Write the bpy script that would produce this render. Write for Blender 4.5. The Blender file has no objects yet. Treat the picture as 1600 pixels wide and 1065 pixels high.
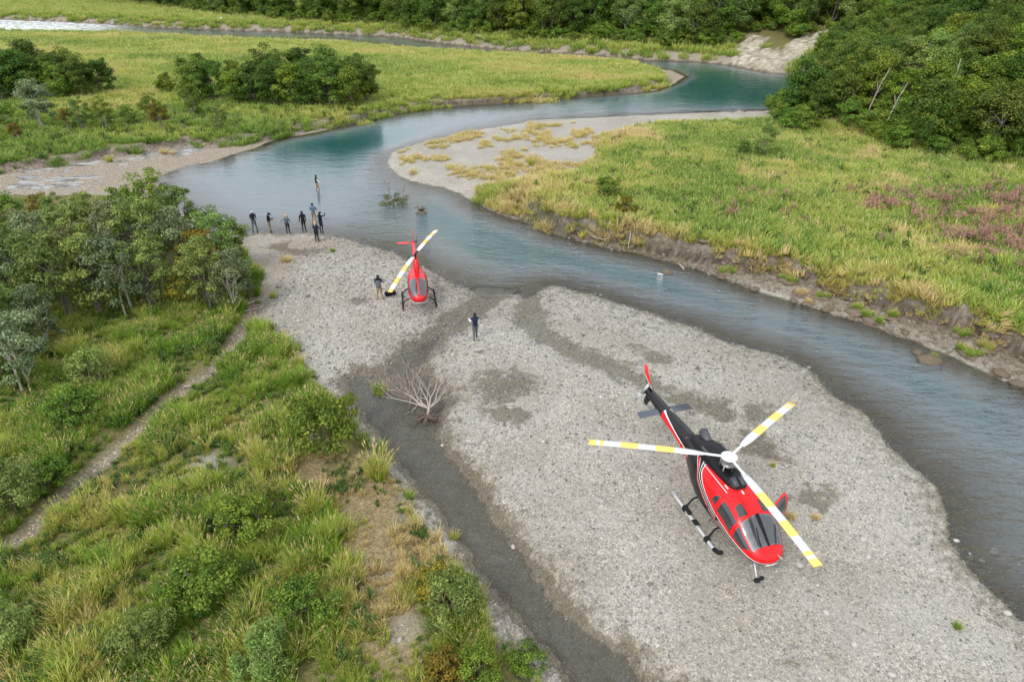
import bpy, bmesh, math, random
import numpy as np
from mathutils import Vector, Matrix, Euler

R = math.radians
sc = bpy.context.scene
COL = sc.collection

# ------------------------------------------------------------------ camera, sky, sun, exposure
CAM_H, PITCH, FPX = 20.4, 30.0, 1066.7
cd = bpy.data.cameras.new('camera'); cam = bpy.data.objects.new('camera', cd); COL.objects.link(cam)
cam.location = (0, 0, CAM_H); cam.rotation_euler = (R(90 - PITCH), 0, 0)
cd.sensor_width = 36; cd.lens = 24; cd.clip_start = 0.5; cd.clip_end = 4000
sc.camera = cam

SUN_EL, SUN_AZ = 48.0, 215.0          # azimuth: compass from +Y clockwise -> from behind-left of the camera
w = bpy.data.worlds.new('World'); sc.world = w; w.use_nodes = True
nt = w.node_tree; nt.nodes.clear()
sky = nt.nodes.new('ShaderNodeTexSky'); sky.sky_type = 'NISHITA'; sky.sun_disc = False
sky.sun_elevation = R(SUN_EL); sky.sun_rotation = R(SUN_AZ); sky.dust_density = 4.0; sky.air_density = 1.0
hs = nt.nodes.new('ShaderNodeHueSaturation'); hs.inputs['Saturation'].default_value = 0.55     # thin cloud cover
mx = nt.nodes.new('ShaderNodeMix'); mx.data_type = 'RGBA'; mx.inputs[0].default_value = 0.55
mx.inputs[7].default_value = (9.6, 9.9, 10.3, 1)                                                    # even cloud deck
bg = nt.nodes.new('ShaderNodeBackground'); bg.inputs[1].default_value = 0.15
wo = nt.nodes.new('ShaderNodeOutputWorld')
nt.links.new(sky.outputs[0], hs.inputs['Color']); nt.links.new(hs.outputs[0], mx.inputs[6])
nt.links.new(mx.outputs[2], bg.inputs[0]); nt.links.new(bg.outputs[0], wo.inputs[0])
sd = bpy.data.lights.new('sun', 'SUN'); sun = bpy.data.objects.new('sun', sd); COL.objects.link(sun)
sd.energy = 1.4; sd.angle = R(13); sd.color = (1.0, 0.96, 0.9)
az = R(SUN_AZ)
sdir = Vector((math.sin(az) * math.cos(R(SUN_EL)), math.cos(az) * math.cos(R(SUN_EL)), math.sin(R(SUN_EL))))
sun.rotation_euler = (-sdir).to_track_quat('-Z', 'Y').to_euler(); sun.location = (0, 0, 80)
sc.view_settings.view_transform = 'Standard'; sc.view_settings.look = 'None'
sc.view_settings.gamma = 1; sc.view_settings.use_curve_mapping = False
sc.view_settings.exposure = 0.4
sc.cycles.use_denoising = True
sc.cycles.max_bounces = 6; sc.cycles.diffuse_bounces = 2; sc.cycles.glossy_bounces = 2
sc.cycles.transmission_bounces = 3; sc.cycles.transparent_max_bounces = 8
sc.cycles.caustics_reflective = False; sc.cycles.caustics_refractive = False

rng = np.random.default_rng(7); random.seed(7)

# ------------------------------------------------------------------ helpers
def px(u, v, z=0.0):
    a = (u - 800) / FPX; b = (v - 532.5) / FPX; P = R(PITCH)
    t = (CAM_H - z) / (math.sin(P) + b * math.cos(P))
    return (a * t, (math.cos(P) - b * math.sin(P)) * t)
def pxl(lst, z=0.0): return [px(u, v, z) for u, v in lst]

def tag(o, label=None, cat=None, group=None, kind=None):
    if label: o['label'] = label
    if cat: o['category'] = cat
    if group: o['group'] = group
    if kind: o['kind'] = kind
    return o
def empty(name, loc=(0, 0, 0), rz=0, parent=None):
    o = bpy.data.objects.new(name, None); COL.objects.link(o); o.location = loc; o.rotation_euler = (0, 0, rz)
    o.empty_display_size = .2
    if parent: o.parent = parent
    return o
def link(name, me, mat=None, parent=None, smooth=False):
    o = bpy.data.objects.new(name, me); COL.objects.link(o)
    if mat is not None and not me.materials: me.materials.append(mat)
    if parent: o.parent = parent
    if smooth and len(me.polygons): me.polygons.foreach_set('use_smooth', [True] * len(me.polygons))
    return o
def bmo(name, bm, mat=None, parent=None, smooth=True):
    me = bpy.data.meshes.new(name)
    bmesh.ops.recalc_face_normals(bm, faces=bm.faces[:])
    bm.to_mesh(me); bm.free()
    return link(name, me, mat, parent, smooth)
def tube(bm, pts, rad, n=8, cap=True):
    pts = [Vector(p) for p in pts]
    if not hasattr(rad, '__len__'): rad = [rad] * len(pts)
    rings = []; prev = None
    for i, p in enumerate(pts):
        d = (pts[min(i + 1, len(pts) - 1)] - pts[max(i - 1, 0)]).normalized()
        if prev is None: u = d.orthogonal().normalized()
        else:
            u = (prev - d * prev.dot(d))
            u = u.normalized() if u.length > 1e-6 else d.orthogonal().normalized()
        prev = u; v = d.cross(u)
        rings.append([bm.verts.new(p + (u * math.cos(2 * math.pi * k / n) + v * math.sin(2 * math.pi * k / n)) * rad[i]) for k in range(n)])
    for a, b in zip(rings, rings[1:]):
        for k in range(n): bm.faces.new((a[k], a[(k + 1) % n], b[(k + 1) % n], b[k]))
    if cap: bm.faces.new(rings[0][::-1]); bm.faces.new(rings[-1])
def box(bm, c, s, rot=None, bevel=0.0):
    M = Matrix.Translation(c) @ (rot.to_matrix().to_4x4() if rot else Matrix()) @ Matrix.Diagonal((s[0], s[1], s[2], 1))
    r = bmesh.ops.create_cube(bm, size=1, matrix=M)
    if bevel:
        es = list({e for v in r['verts'] for e in v.link_edges})
        bmesh.ops.bevel(bm, geom=es, offset=bevel, segments=2, affect='EDGES', profile=.5)
def ball(bm, c, s, sub=2, rot=None):
    M = Matrix.Translation(c) @ (rot.to_matrix().to_4x4() if rot else Matrix()) @ Matrix.Diagonal((s[0], s[1], s[2], 1))
    bmesh.ops.create_icosphere(bm, subdivisions=sub, radius=1, matrix=M)

def _hash(ix, iy, s):
    h = (ix.astype(np.int64) * 374761393 + iy.astype(np.int64) * 668265263 + s * 1442695041) & 0xffffffff
    h = ((h ^ (h >> 13)) * 1274126177) & 0xffffffff
    return ((h ^ (h >> 16)) & 0xffff) / 65535.0
def vnoise(x, y, s=0):
    ix = np.floor(x); iy = np.floor(y); fx = x - ix; fy = y - iy
    fx = fx * fx * (3 - 2 * fx); fy = fy * fy * (3 - 2 * fy)
    a = _hash(ix, iy, s); b = _hash(ix + 1, iy, s); c = _hash(ix, iy + 1, s); d = _hash(ix + 1, iy + 1, s)
    return (a * (1 - fx) + b * fx) * (1 - fy) + (c * (1 - fx) + d * fx) * fy
def fbm(x, y, s=0, o=4):
    t = 0; a = .5; n = 0
    for k in range(o):
        t = t + a * vnoise(x, y, s + k * 17); n += a; x = x * 2.03 + 11.3; y = y * 2.03 + 5.7; a *= .5
    return t / n
def sstep(a, b, x):
    t = np.clip((x - a) / (b - a), 0, 1); return t * t * (3 - 2 * t)
def dpoly(X, Y, P, closed=True):
    """distance to the outline; positive inside when closed"""
    P = np.asarray(P, float); n = len(P); best = np.full(X.shape, 1e12); ins = np.zeros(X.shape, bool)
    for i in range(n if closed else n - 1):
        ax, ay = P[i]; bx, by = P[(i + 1) % n]; ex, ey = bx - ax, by - ay
        wx = X - ax; wy = Y - ay; t = np.clip((wx * ex + wy * ey) / (ex * ex + ey * ey + 1e-12), 0, 1)
        dx = wx - ex * t; dy = wy - ey * t; np.minimum(best, dx * dx + dy * dy, out=best)
        if closed:
            c = ((ay > Y) != (by > Y)); xx = ax + (Y - ay) * ex / (ey if abs(ey) > 1e-12 else 1e-12); ins ^= c & (X < xx)
    d = np.sqrt(best)
    return np.where(ins, d, -d) if closed else d

# ---- node helpers
def newmat(name):
    m = bpy.data.materials.new(name); m.use_nodes = True; m.node_tree.nodes.clear()
    return m, m.node_tree
def N(nt, t, **kw):
    n = nt.nodes.new(t)
    for k, v in kw.items(): setattr(n, k, v)
    return n
def setin(nt, n, key, v):
    if v is None: return
    if hasattr(v, 'is_output'): nt.links.new(v, n.inputs[key])
    else: n.inputs[key].default_value = v
def mixc(nt, f, a, b, mode='MIX'):
    n = N(nt, 'ShaderNodeMix', data_type='RGBA', blend_type=mode)
    def c(v): return v if hasattr(v, 'is_output') else (v[0], v[1], v[2], 1)
    setin(nt, n, 0, f); setin(nt, n, 6, c(a)); setin(nt, n, 7, c(b)); return n.outputs[2]
def mth(nt, op, a, b=None, c=None):
    n = N(nt, 'ShaderNodeMath', operation=op); setin(nt, n, 0, a); setin(nt, n, 1, b); setin(nt, n, 2, c); return n.outputs[0]
def ramp(nt, f, stops):
    n = N(nt, 'ShaderNodeValToRGB'); e = n.color_ramp.elements
    while len(e) < len(stops): e.new(.5)
    for el, (p, c) in zip(e, stops): el.position = p; el.color = (c[0], c[1], c[2], 1)
    nt.links.new(f, n.inputs[0]); return n.outputs[0]
def noise(nt, vec, scale, detail=3, rough=.55, out=0):
    n = N(nt, 'ShaderNodeTexNoise'); n.inputs['Scale'].default_value = scale; n.inputs['Detail'].default_value = detail
    n.inputs['Roughness'].default_value = rough
    if vec: nt.links.new(vec, n.inputs['Vector'])
    return n.outputs[out]
def attr(nt, name, typ='GEOMETRY', out='Fac'):
    n = N(nt, 'ShaderNodeAttribute', attribute_name=name, attribute_type=typ); return n.outputs[out]
def principled(nt, col, rough=.6, spec=.5, metal=0, normal=None, coat=0):
    p = N(nt, 'ShaderNodeBsdfPrincipled')
    setin(nt, p, 'Base Color', col if hasattr(col, 'is_output') else (col[0], col[1], col[2], 1)); setin(nt, p, 'Roughness', rough)
    setin(nt, p, 'Specular IOR Level', spec); setin(nt, p, 'Metallic', metal); setin(nt, p, 'Normal', normal); setin(nt, p, 'Coat Weight', coat)
    if coat: p.inputs['Coat Roughness'].default_value = .08
    return p.outputs[0]
def out(nt, s):
    o = N(nt, 'ShaderNodeOutputMaterial'); nt.links.new(s, o.inputs[0])
def bump(nt, h, strength=.5, dist=.05):
    b = N(nt, 'ShaderNodeBump'); b.inputs['Strength'].default_value = strength; b.inputs['Distance'].default_value = dist
    nt.links.new(h, b.inputs['Height']); return b.outputs[0]
def plain(name, col, rough=.6, spec=.4, metal=0, var=.12, scale=8, coat=0):
    m, nt = newmat(name); tc = N(nt, 'ShaderNodeTexCoord').outputs['Object']
    f = noise(nt, tc, scale, 4)
    c = mixc(nt, f, [x * (1 - var) for x in col], [min(1, x * (1 + var)) for x in col])
    out(nt, principled(nt, c, rough, spec, metal, coat=coat)); return m

# ------------------------------------------------------------------ ground plan (traced points stand on the water or bank plane)
SHORE_L = [(-300, 49), (0, 49), (175, 51), (400, 60), (525, 62), (587, 70), (650, 76), (737, 80), (800, 84), (925, 91), (990, 98), (1025, 107),
    (1050, 110), (1071, 120), (1055, 131), (1025, 142), (985, 146), (925, 150), (850, 156), (800, 160), (720, 165), (682, 168), (650, 172), (600, 181),
    (580, 185), (550, 194), (525, 200), (487, 209), (445, 216), (420, 222), (400, 232), (360, 243), (332, 254), (307, 257), (282, 263), (262, 271),
    (247, 279), (252, 295), (285, 332), (340, 364), (385, 365), (420, 363), (450, 365), (480, 363), (520, 368), (545, 374), (570, 383), (617, 394),
    (651, 414), (683, 427), (716, 445), (746, 459), (775, 461), (808, 458), (822, 466), (834, 460), (848, 452), (865, 446), (885, 450), (910, 456), (950, 468),
    (1000, 484), (1040, 497), (1090, 512), (1130, 530), (1180, 545), (1218, 553), (1260, 576), (1287, 602), (1320, 629), (1344, 642), (1368, 668),
    (1392, 692), (1407, 715), (1431, 731), (1458, 752), (1472, 778), (1480, 812), (1484, 842), (1498, 872), (1525, 899), (1553, 929), (1600, 970), (1750, 1110)]
LEFT = pxl(SHORE_L) + [(30, 0), (30, -60), (-500, -60), (-500, 160)]
SHORE_R = [(1750, 690), (1600, 606), (1560, 592), (1500, 566), (1430, 534), (1370, 513), (1300, 493), (1260, 478), (1200, 463), (1150, 443), (1090, 422),
    (1060, 413), (980, 394), (930, 383), (870, 365), (850, 351), (800, 342), (760, 327), (735, 313), (715, 302), (690, 294), (640, 283), (620, 274), (607, 263),
    (604, 250), (612, 238), (650, 225), (670, 220), (700, 212), (750, 202), (800, 195), (837, 187), (925, 184), (1000, 180), (1100, 176), (1200, 174), (1262, 168),
    (1285, 150), (1262, 124), (1230, 117), (1200, 114), (1137, 102), (1095, 97), (1050, 96), (1020, 95), (980, 91), (925, 86), (870, 83), (800, 79), (737, 73), (675, 66),
    (612, 57), (525, 54), (450, 50), (400, 49), (312, 46), (225, 42), (140, 37), (92, 34), (0, 31), (-300, 22)]
RIGHT = pxl(SHORE_R) + [(-700, 420), (-900, 1500), (1500, 1500), (1500, -60), (60, -60), (60, 10)]
CHANNEL = pxl([(752, 452), (735, 470), (715, 485), (690, 501), (670, 517), (650, 531), (625, 553), (605, 574), (590, 584), (560, 585), (540, 593), (534, 606), (545, 632),
    (565, 662), (580, 682), (612, 722), (640, 755), (660, 778), (676, 800), (694, 829), (719, 860), (744, 897), (769, 935), (790, 963), (816, 995), (887, 1070), (960, 1150),
    (1140, 1150), (1035, 1068), (1000, 1041), (962, 1007), (916, 979), (875, 947), (862, 916), (837, 876), (794, 829), (772, 800), (745, 750), (715, 715), (688, 682),
    (697, 652), (707, 632), (700, 612), (680, 598), (660, 575), (682, 556), (705, 531), (720, 520), (755, 492), (775, 473), (800, 455)])
MEADOW = pxl([(-300, 49), (0, 49), (175, 51), (400, 63), (525, 66), (587, 72), (650, 77), (737, 81), (800, 84), (925, 91), (990, 98), (1025, 110), (1036, 118),
    (1028, 126), (1000, 131), (960, 138), (900, 141), (850, 147), (800, 150), (750, 152), (700, 155), (650, 158), (610, 165), (560, 180), (520, 184), (480, 189), (450, 197),
    (400, 206), (350, 214), (300, 212), (220, 222), (150, 232), (100, 241), (0, 252), (-300, 275)], 1.0)
RBANK = pxl([(734, 295), (770, 303), (816, 316), (831, 334), (859, 338), (912, 345), (962, 357), (1012, 370), (1069, 377), (1100, 386), (1198, 402), (1258, 414), (1313, 437), (1376, 456),
    (1415, 468), (1475, 481), (1534, 500), (1600, 533), (1750, 600)], 1.4) + [(90, 30), (200, 30), (200, 80)] + pxl([(1600, 180), (1275, 172), (1230, 184), (1100, 192), (1000, 192), (940, 205), (925, 240),
    (905, 262), (850, 270), (790, 277), (750, 286)], 1.0)
BEACH_EDGE = pxl([(1230, 184), (1100, 192), (1000, 192), (940, 205), (925, 240), (905, 262), (850, 270), (790, 277), (750, 286), (734, 295)], 1.0)
FOREST = pxl([(1800, 350), (1600, 303), (1500, 279), (1400, 260), (1320, 238), (1260, 238), (1228, 220), (1222, 182), (1262, 170), (1288, 150), (1270, 116), (1210, 102), (1137, 93), (1095, 90),
    (1050, 89), (1000, 84), (925, 79), (870, 76), (800, 73), (737, 66), (675, 60), (612, 51), (525, 47), (450, 43), (400, 38), (312, 27), (225, 17), (140, 11), (60, 5), (0, 1), (-300, -8)]) + \
    [(-900, 700), (-900, 1500), (1500, 1500), (1500, 20), (120, 20)]
VEGFG = pxl([(-300, 300), (200, 298), (262, 312), (300, 350), (345, 376), (385, 392), (408, 430), (404, 470), (392, 492), (412, 506), (440, 514), (466, 560), (498, 596), (528, 614), (552, 655), (590, 702),
    (618, 735), (634, 770), (655, 805), (688, 850), (715, 885), (745, 930), (780, 985), (840, 1065), (920, 1200), (-500, 1200)], .6)
DRYFG = pxl([(470, 700), (540, 690), (600, 720), (634, 770), (660, 810), (700, 870), (690, 900), (640, 930), (640, 1000), (660, 1065), (500, 1065), (545, 980), (570, 910), (545, 850), (500, 800), (455, 750)], .6)
TRAIL = pxl([(400, 478), (375, 520), (351, 568), (320, 592), (290, 608), (262, 630), (246, 645), (213, 683), (156, 731), (95, 788), (47, 835), (0, 866), (-120, 950)], .5)
ALGAE = pxl([(-200, 262), (0, 250), (120, 238), (215, 222), (225, 228), (120, 250), (0, 264), (-200, 285)], .2)
DAMP2 = pxl([(827, 458), (830, 490), (845, 515), (890, 545), (950, 568), (1010, 598), (1070, 625), (1130, 652), (1175, 690), (1210, 725), (1250, 755), (1282, 772)], .4)
CLIFF = [(42.6, 144.6), (44.4, 146.0), (48.0, 156.0), (51.5, 158.0), (53.3, 156.5), (50.7, 150.0), (52.6, 147.5), (57.8, 149.8), (63.6, 153.2), (65.5, 149.0), (60.7, 144.5), (55.1, 139.5), (51.5, 134.5), (47.6, 136.0)]

# polar sheet of ground: fine where the photograph looks, coarse to the horizon
TH = np.radians(np.linspace(-64, 64, 661))
RR = np.concatenate([np.geomspace(2, 12, 40)[:-1], np.geomspace(12, 110, 400)[:-1], np.geomspace(110, 300, 110)[:-1], np.geomspace(300, 2200, 60)])
T2, R2 = np.meshgrid(TH, RR); GX = R2 * np.sin(T2); GY = R2 * np.cos(T2)
def fields(X, Y):
    n1 = fbm(X * .9, Y * .9, 3) - .5; n2 = fbm(X * .25, Y * .25, 5) - .5; n3 = fbm(X * 2.6, Y * 2.6, 9, 3) - .5
    sL = dpoly(X, Y, LEFT) + n1 * .5; sR = dpoly(X, Y, RIGHT) + n1 * .6
    sC = dpoly(X, Y, CHANNEL) + n1 * .9 + n3 * .55
    sM = dpoly(X, Y, MEADOW) + n1 * 1.6; sB0 = dpoly(X, Y, RBANK); sB = sB0 + n1 * 1.3 + n3 * .35; sF = dpoly(X, Y, FOREST)
    sV = dpoly(X, Y, VEGFG) + n1 * 1.2 + n3 * .5; dT = dpoly(X, Y, TRAIL, False) + n1 * .4
    sD = dpoly(X, Y, DRYFG) + n1 * 1.2; dD2 = dpoly(X, Y, DAMP2, False) + n1 * 1.6 + n3 * .6
    dBE = dpoly(X, Y, BEACH_EDGE, False); sK = dpoly(X, Y, CLIFF) + n1 * 4.0 + n3 * 1.0; sA = dpoly(X, Y, ALGAE) + n1
    land = np.maximum(sL, sR)
    far = sstep(56, 66, Y)
    # left land: gravel bars, mudflat behind, channel, bank
    bar = .45 * sstep(-.6, 8, sL) * (1 - far) + (.03 * sstep(-.3, 3, sL) + .05 * np.exp(-((sL - 3) / 2) ** 2) + (n1 * .36 - .03) * sstep(3, 8, sL)) * far
    zl = bar + n2 * .14 * sstep(0, 4, sL) + n3 * .035
    zl = zl - .14 * np.exp(-(dD2 / 1.3) ** 2) * sstep(0, 3, sL)
    zl = zl + .4 * sstep(-.2, 1.6, sV) + n1 * .35 * sstep(0, 2, sV)
    zl = zl - .32 * np.exp(-(dT / .6) ** 2)
    zl = np.where(sM > -1.1, np.maximum(zl, (.85 + n2 * .5) * sstep(-1.1, .7, sM)), zl)
    ch = sstep(-.9, .7, sC)
    zl = zl * (1 - ch) + (-.11 + .125 * sstep(32.5, 36.5, Y) + n3 * .12 + n1 * .06) * ch
    # right and far land
    steep = sstep(0, 9, dBE)
    bw = 8 * (1 - steep) + .75 * steep
    bk = np.clip((sB + .25) / bw, 0, 1); bk = bk * bk * (3 - 2 * bk)
    zr = .34 * sstep(-.3, 3.0, sR) + n1 * .22 * sstep(0, 1.5, sR) + n3 * .08
    zr = np.maximum(zr, zr * (1 - bk) + (1.75 + n2 * .5) * bk)
    farbank = (Y > 100) & (sB0 < 0)
    zr = np.where(farbank, 1.5 * sstep(-.3, 3.5, sR) + n1 * .3, zr)
    rise = np.maximum(sF, 0)
    hill = np.where(X > 28, .31, .17)
    hill = .17 + .14 * sstep(10, 45, X) * (1 - sstep(150, 230, Y))
    zr = zr + 62 * (1 - np.exp(-hill * rise / 62)) + (fbm(X * .05, Y * .05, 21) - .5) * 3.5 * sstep(2, 25, rise)
    kk = sstep(-.6, 1.2, sK); zr = zr + kk * (.3 + n1 * .5)
    z = np.where(sL > sR, zl, zr)
    # river bed
    deep = 1.1 * np.exp(-(((X - px(535, 228)[0]) / 10) ** 2 + ((Y - px(535, 228)[1]) / 10) ** 2)) + \
           2.2 * np.exp(-(((X - px(1120, 132)[0]) / 22) ** 2 + ((Y - px(1120, 132)[1]) / 17) ** 2)) + .45 * np.exp(-((dpoly(X, Y, RBANK[:18], False) - 4) / 4) ** 2) * (X > -8)
    bed = -np.clip(.105 * np.maximum(-land, 0), 0, .55) - deep * sstep(0, 4, -land) + n3 * .05 - .015
    z = np.where(land > 0, z, bed)
    veg = np.clip(np.maximum.reduce([sstep(-.2, .8, sV) * (sL > sR) * (1 - sstep(.2, .9, .9 - dT) * 1.0), sstep(0, .8, sM), sstep(.1, .9, sB), sstep(-1, 2, sF) * (sR > sL), sstep(0, .8, sA),
                               (farbank & (sR > 2.0)) * sstep(2, 4, sR)]), 0, 1)
    veg = np.where(land > 0, veg, 0) * (1 - ch * (sL > sR))
    cliff = kk * (sR > 0)
    veg = veg * (1 - cliff)
    dry = sstep(-.8, .8, sD) * (sL > sR)
    bank = np.where(sR > sL, sstep(-3.5, -1.0, sB) * (1 - sstep(0.1, .8, sB)) * steep * (Y < 110), sstep(-2.2, -.6, sM) * (1 - sstep(.1, .8, sM)))
    bank = bank * (land > 0)
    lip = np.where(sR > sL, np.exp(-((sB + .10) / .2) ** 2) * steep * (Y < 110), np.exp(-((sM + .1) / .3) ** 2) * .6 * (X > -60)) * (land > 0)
    mud = np.maximum(far * (sL > sR) * (1 - sstep(-1, 0, sM)), .75 * np.exp(-(dT / .9) ** 2) * (sL > sR))
    mud = np.maximum(mud, ch * .5 * (sL > sR)); damp_ch = ch * (sL > sR)
    for (u, v, rx, ry) in [(460, 384, 3.0, 2.2), (500, 375, 3.0, 1.2), (402, 470, .9, 3.0), (400, 430, .8, 4.0), (440, 420, 1.0, 2.0)]:
        cx, cy = px(u, v, .3); mud = np.maximum(mud, np.exp(-((X - cx) / rx) ** 2 - ((Y - cy) / ry) ** 2) * .95)
    mud = np.maximum(mud, farbank * (1 - sstep(3, 5, sR)) * .9)
    sh = fbm(X * .6, Y * .6, 41)
    mud = np.maximum(mud, (dT < .55) * (sL > sR) * (sV > 0) * 1.0)
    damp = np.exp(-np.maximum(np.minimum(np.where(sL > sR, sL, sR), np.where(sL > sR, np.maximum(-sC, 0), 99)), 0) / .24) * .9
    damp = np.maximum(damp, np.exp(-(dD2 / 1.5) ** 2) * sstep(.32, .6, sh) * .85)
    damp = np.maximum(damp, np.exp(-((dpoly(X, Y, DAMP2[:6], False) + n1 * .8) / .95) ** 2) * .85)
    for (u, v, rx, ry) in [(790, 600, 2.1, 2.1), (800, 640, 1.8, 1.6), (1025, 558, 1.2, 1.2), (1270, 1035, 1.0, .8), (1000, 530, 1.3, 1.2), (460, 385, 3, 2.4), (560, 470, .8, .7), (1150, 640, 3, 1.4)]:
        cx, cy = px(u, v, .4); damp = np.maximum(damp, np.exp(-((X - cx) / rx) ** 2 - ((Y - cy) / ry) ** 2) * sstep(.3, .55, sh) * .9)
    damp = np.maximum(damp, .56 * np.exp(-np.maximum(np.minimum(sL, np.where(sC > -9, -sC * 1.6, 99)), 0) / 2.4) * (sL > sR) * (1 - far))
    damp = np.maximum(damp, damp_ch)
    damp = np.where(land > 0, damp, 1.0)
    sand = np.maximum(dry * .6, (sR > sL) * (sB < .3) * (Y < 95) * .75 * sstep(1, 5, sR))
    for (u, v, r) in [(330, 735, .9), (590, 905, .9), (640, 800, .7), (620, 1000, .8)]:
        cx, cy = px(u, v, .5); g = np.exp(-((X - cx) ** 2 + (Y - cy) ** 2) / r ** 2); sand = np.maximum(sand, g); veg = veg * (1 - g * .9)
    return dict(z=z, land=land, veg=veg, dry=dry, bank=bank, lip=lip, mud=mud, damp=damp, sand=sand, cliff=cliff, sL=sL, sR=sR, sC=sC, sM=sM, sB=sB, sF=sF, sV=sV, dT=dT, sK=sK, sA=sA)
F = fields(GX, GY)
LR = np.log(RR)
def samp(name, x, y):
    """bilinear look-up of a ground field"""
    x = np.asarray(x, float); y = np.asarray(y, float)
    th = np.arctan2(x, y); r = np.hypot(x, y)
    i = np.clip((th - TH[0]) / (TH[1] - TH[0]), 0, len(TH) - 1.001); j = np.clip(np.interp(r, RR, np.arange(len(RR))), 0, len(RR) - 1.001)
    i0 = i.astype(int); j0 = j.astype(int); fi = i - i0; fj = j - j0; A = F[name]
    return (A[j0, i0] * (1 - fi) + A[j0, i0 + 1] * fi) * (1 - fj) + (A[j0 + 1, i0] * (1 - fi) + A[j0 + 1, i0 + 1] * fi) * fj
def gz(x, y): return float(samp('z', x, y))
def at(u, v, z0=.4):
    """photo pixel -> the point of the ground it shows"""
    z = z0
    for _ in range(6): x, y = px(u, v, z); z = max(gz(x, y), -.2)
    return Vector((x, y, gz(x, y)))

def gridmesh(name, X, Y, Z, keep=None):
    nr, nc = X.shape
    idx = np.arange(nr * nc).reshape(nr, nc)
    q = np.stack([idx[:-1, :-1], idx[:-1, 1:], idx[1:, 1:], idx[1:, :-1]], -1).reshape(-1, 4)
    co = np.stack([X, Y, Z], -1).reshape(-1, 3)
    used = None
    if keep is not None:
        q = q[keep.reshape(-1)]; used, inv = np.unique(q, return_inverse=True); q = inv.reshape(-1, 4); co = co[used]
    me = bpy.data.meshes.new(name); me.vertices.add(len(co)); me.vertices.foreach_set('co', co.astype(np.float32).ravel())
    me.loops.add(q.size); me.loops.foreach_set('vertex_index', q.astype(np.int32).ravel())
    me.polygons.add(len(q)); me.polygons.foreach_set('loop_start', np.arange(0, q.size, 4, dtype=np.int32))
    me.polygons.foreach_set('use_smooth', np.ones(len(q), bool))
    me.update(calc_edges=True); return me, used
def setattr_f(me, name, arr, dom='POINT'):
    a = me.attributes.new(name, 'FLOAT', dom); a.data.foreach_set('value', np.asarray(arr, np.float32).ravel())

gm, _ = gridmesh('ground', GX, GY, F['z'])
for k in ('veg', 'dry', 'bank', 'lip', 'mud', 'damp', 'sand', 'cliff'): setattr_f(gm, k, F[k])
setattr_f(gm, 'wet', F['land'] <= 0)

m, nt = newmat('ground_cover')
P = N(nt, 'ShaderNodeNewGeometry').outputs['Position']
def vor(scale, o='Color', rnd=1.0):
    v = N(nt, 'ShaderNodeTexVoronoi'); v.inputs['Scale'].default_value = scale; v.inputs['Randomness'].default_value = rnd; nt.links.new(P, v.inputs['Vector']); return v.outputs[o]
def sepr(c, i=0):
    s = N(nt, 'ShaderNodeSeparateColor'); nt.links.new(c, s.inputs[0]); return s.outputs[i]
va, vb, vc = vor(8.5), vor(16), vor(34)
stops = [(0, (.06, .059, .057)), (.2, (.165, .162, .153)), (.5, (.285, .28, .262)), (.8, (.385, .37, .335)), (.95, (.58, .56, .52))]
g1 = ramp(nt, sepr(va), stops); g2 = ramp(nt, sepr(vb, 1), stops); g3 = ramp(nt, sepr(vc, 2), stops)
warm = mixc(nt, sepr(vb, 2), (1.10, 1.05, .94), (1.04, 1.03, 1.0))
big = noise(nt, P, .35, 4); mid = noise(nt, P, 1.7, 4)
grav = mixc(nt, mth(nt, 'MULTIPLY', ramp(nt, mid, [(.35, (0, 0, 0)), (.65, (1, 1, 1))]), .6), g2, g1)
grav = mixc(nt, .42, grav, g3)
grav = mixc(nt, 1, grav, warm, 'MULTIPLY')
grav = mixc(nt, ramp(nt, big, [(.35, (0, 0, 0)), (.7, (1, 1, 1))]), grav, mixc(nt, .5, grav, (.32, .31, .285)))
grav = mixc(nt, ramp(nt, noise(nt, P, .16, 5, .6), [(.42, (0, 0, 0)), (.62, (.75, .75, .75))]), grav, mixc(nt, 1, grav, (.74, .71, .64), 'MULTIPLY'))
fine = noise(nt, P, 9, 5, .65); vfine = noise(nt, P, 40, 3, .6)
sandc = mixc(nt, fine, (.20, .19, .17), (.34, .325, .295)); mudc = mixc(nt, fine, (.14, .115, .085), (.25, .215, .17))
mudc = mixc(nt, ramp(nt, sepr(vb), [(.5, (0, 0, 0)), (.75, (1, 1, 1))]), mudc, mixc(nt, .8, mudc, mixc(nt, 1, g2, (1.15, 1.0, .85), 'MULTIPLY')))
soilc = mixc(nt, ramp(nt, fine, [(.3, (0, 0, 0)), (.7, (1, 1, 1))]), (.05, .055, .016), (.18, .165, .055))
dryc = mixc(nt, ramp(nt, fine, [(.3, (0, 0, 0)), (.7, (1, 1, 1))]), (.10, .065, .035), (.34, .27, .15))
bankc = mixc(nt, ramp(nt, noise(nt, P, 2.6, 5, .65), [(.32, (0, 0, 0)), (.68, (1, 1, 1))]), (.075, .06, .045), (.27, .235, .185))
cliffc = mixc(nt, ramp(nt, noise(nt, P, .7, 5, .7), [(.35, (0, 0, 0)), (.6, (1, 1, 1))]), (.15, .125, .08), (.42, .385, .31))
c = mixc(nt, mth(nt, 'MULTIPLY', attr(nt, 'sand'), ramp(nt, noise(nt, P, 1.2, 4), [(.3, (0, 0, 0)), (.62, (1, 1, 1))])), grav, sandc)
c = mixc(nt, attr(nt, 'mud'), c, mudc)
c = mixc(nt, attr(nt, 'veg'), c, soilc)
c = mixc(nt, mth(nt, 'MULTIPLY', attr(nt, 'dry'), ramp(nt, noise(nt, P, .9, 4), [(.3, (.15, .15, .15)), (.6, (1, 1, 1))])), c, dryc)
c = mixc(nt, attr(nt, 'bank'), c, bankc)
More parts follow.
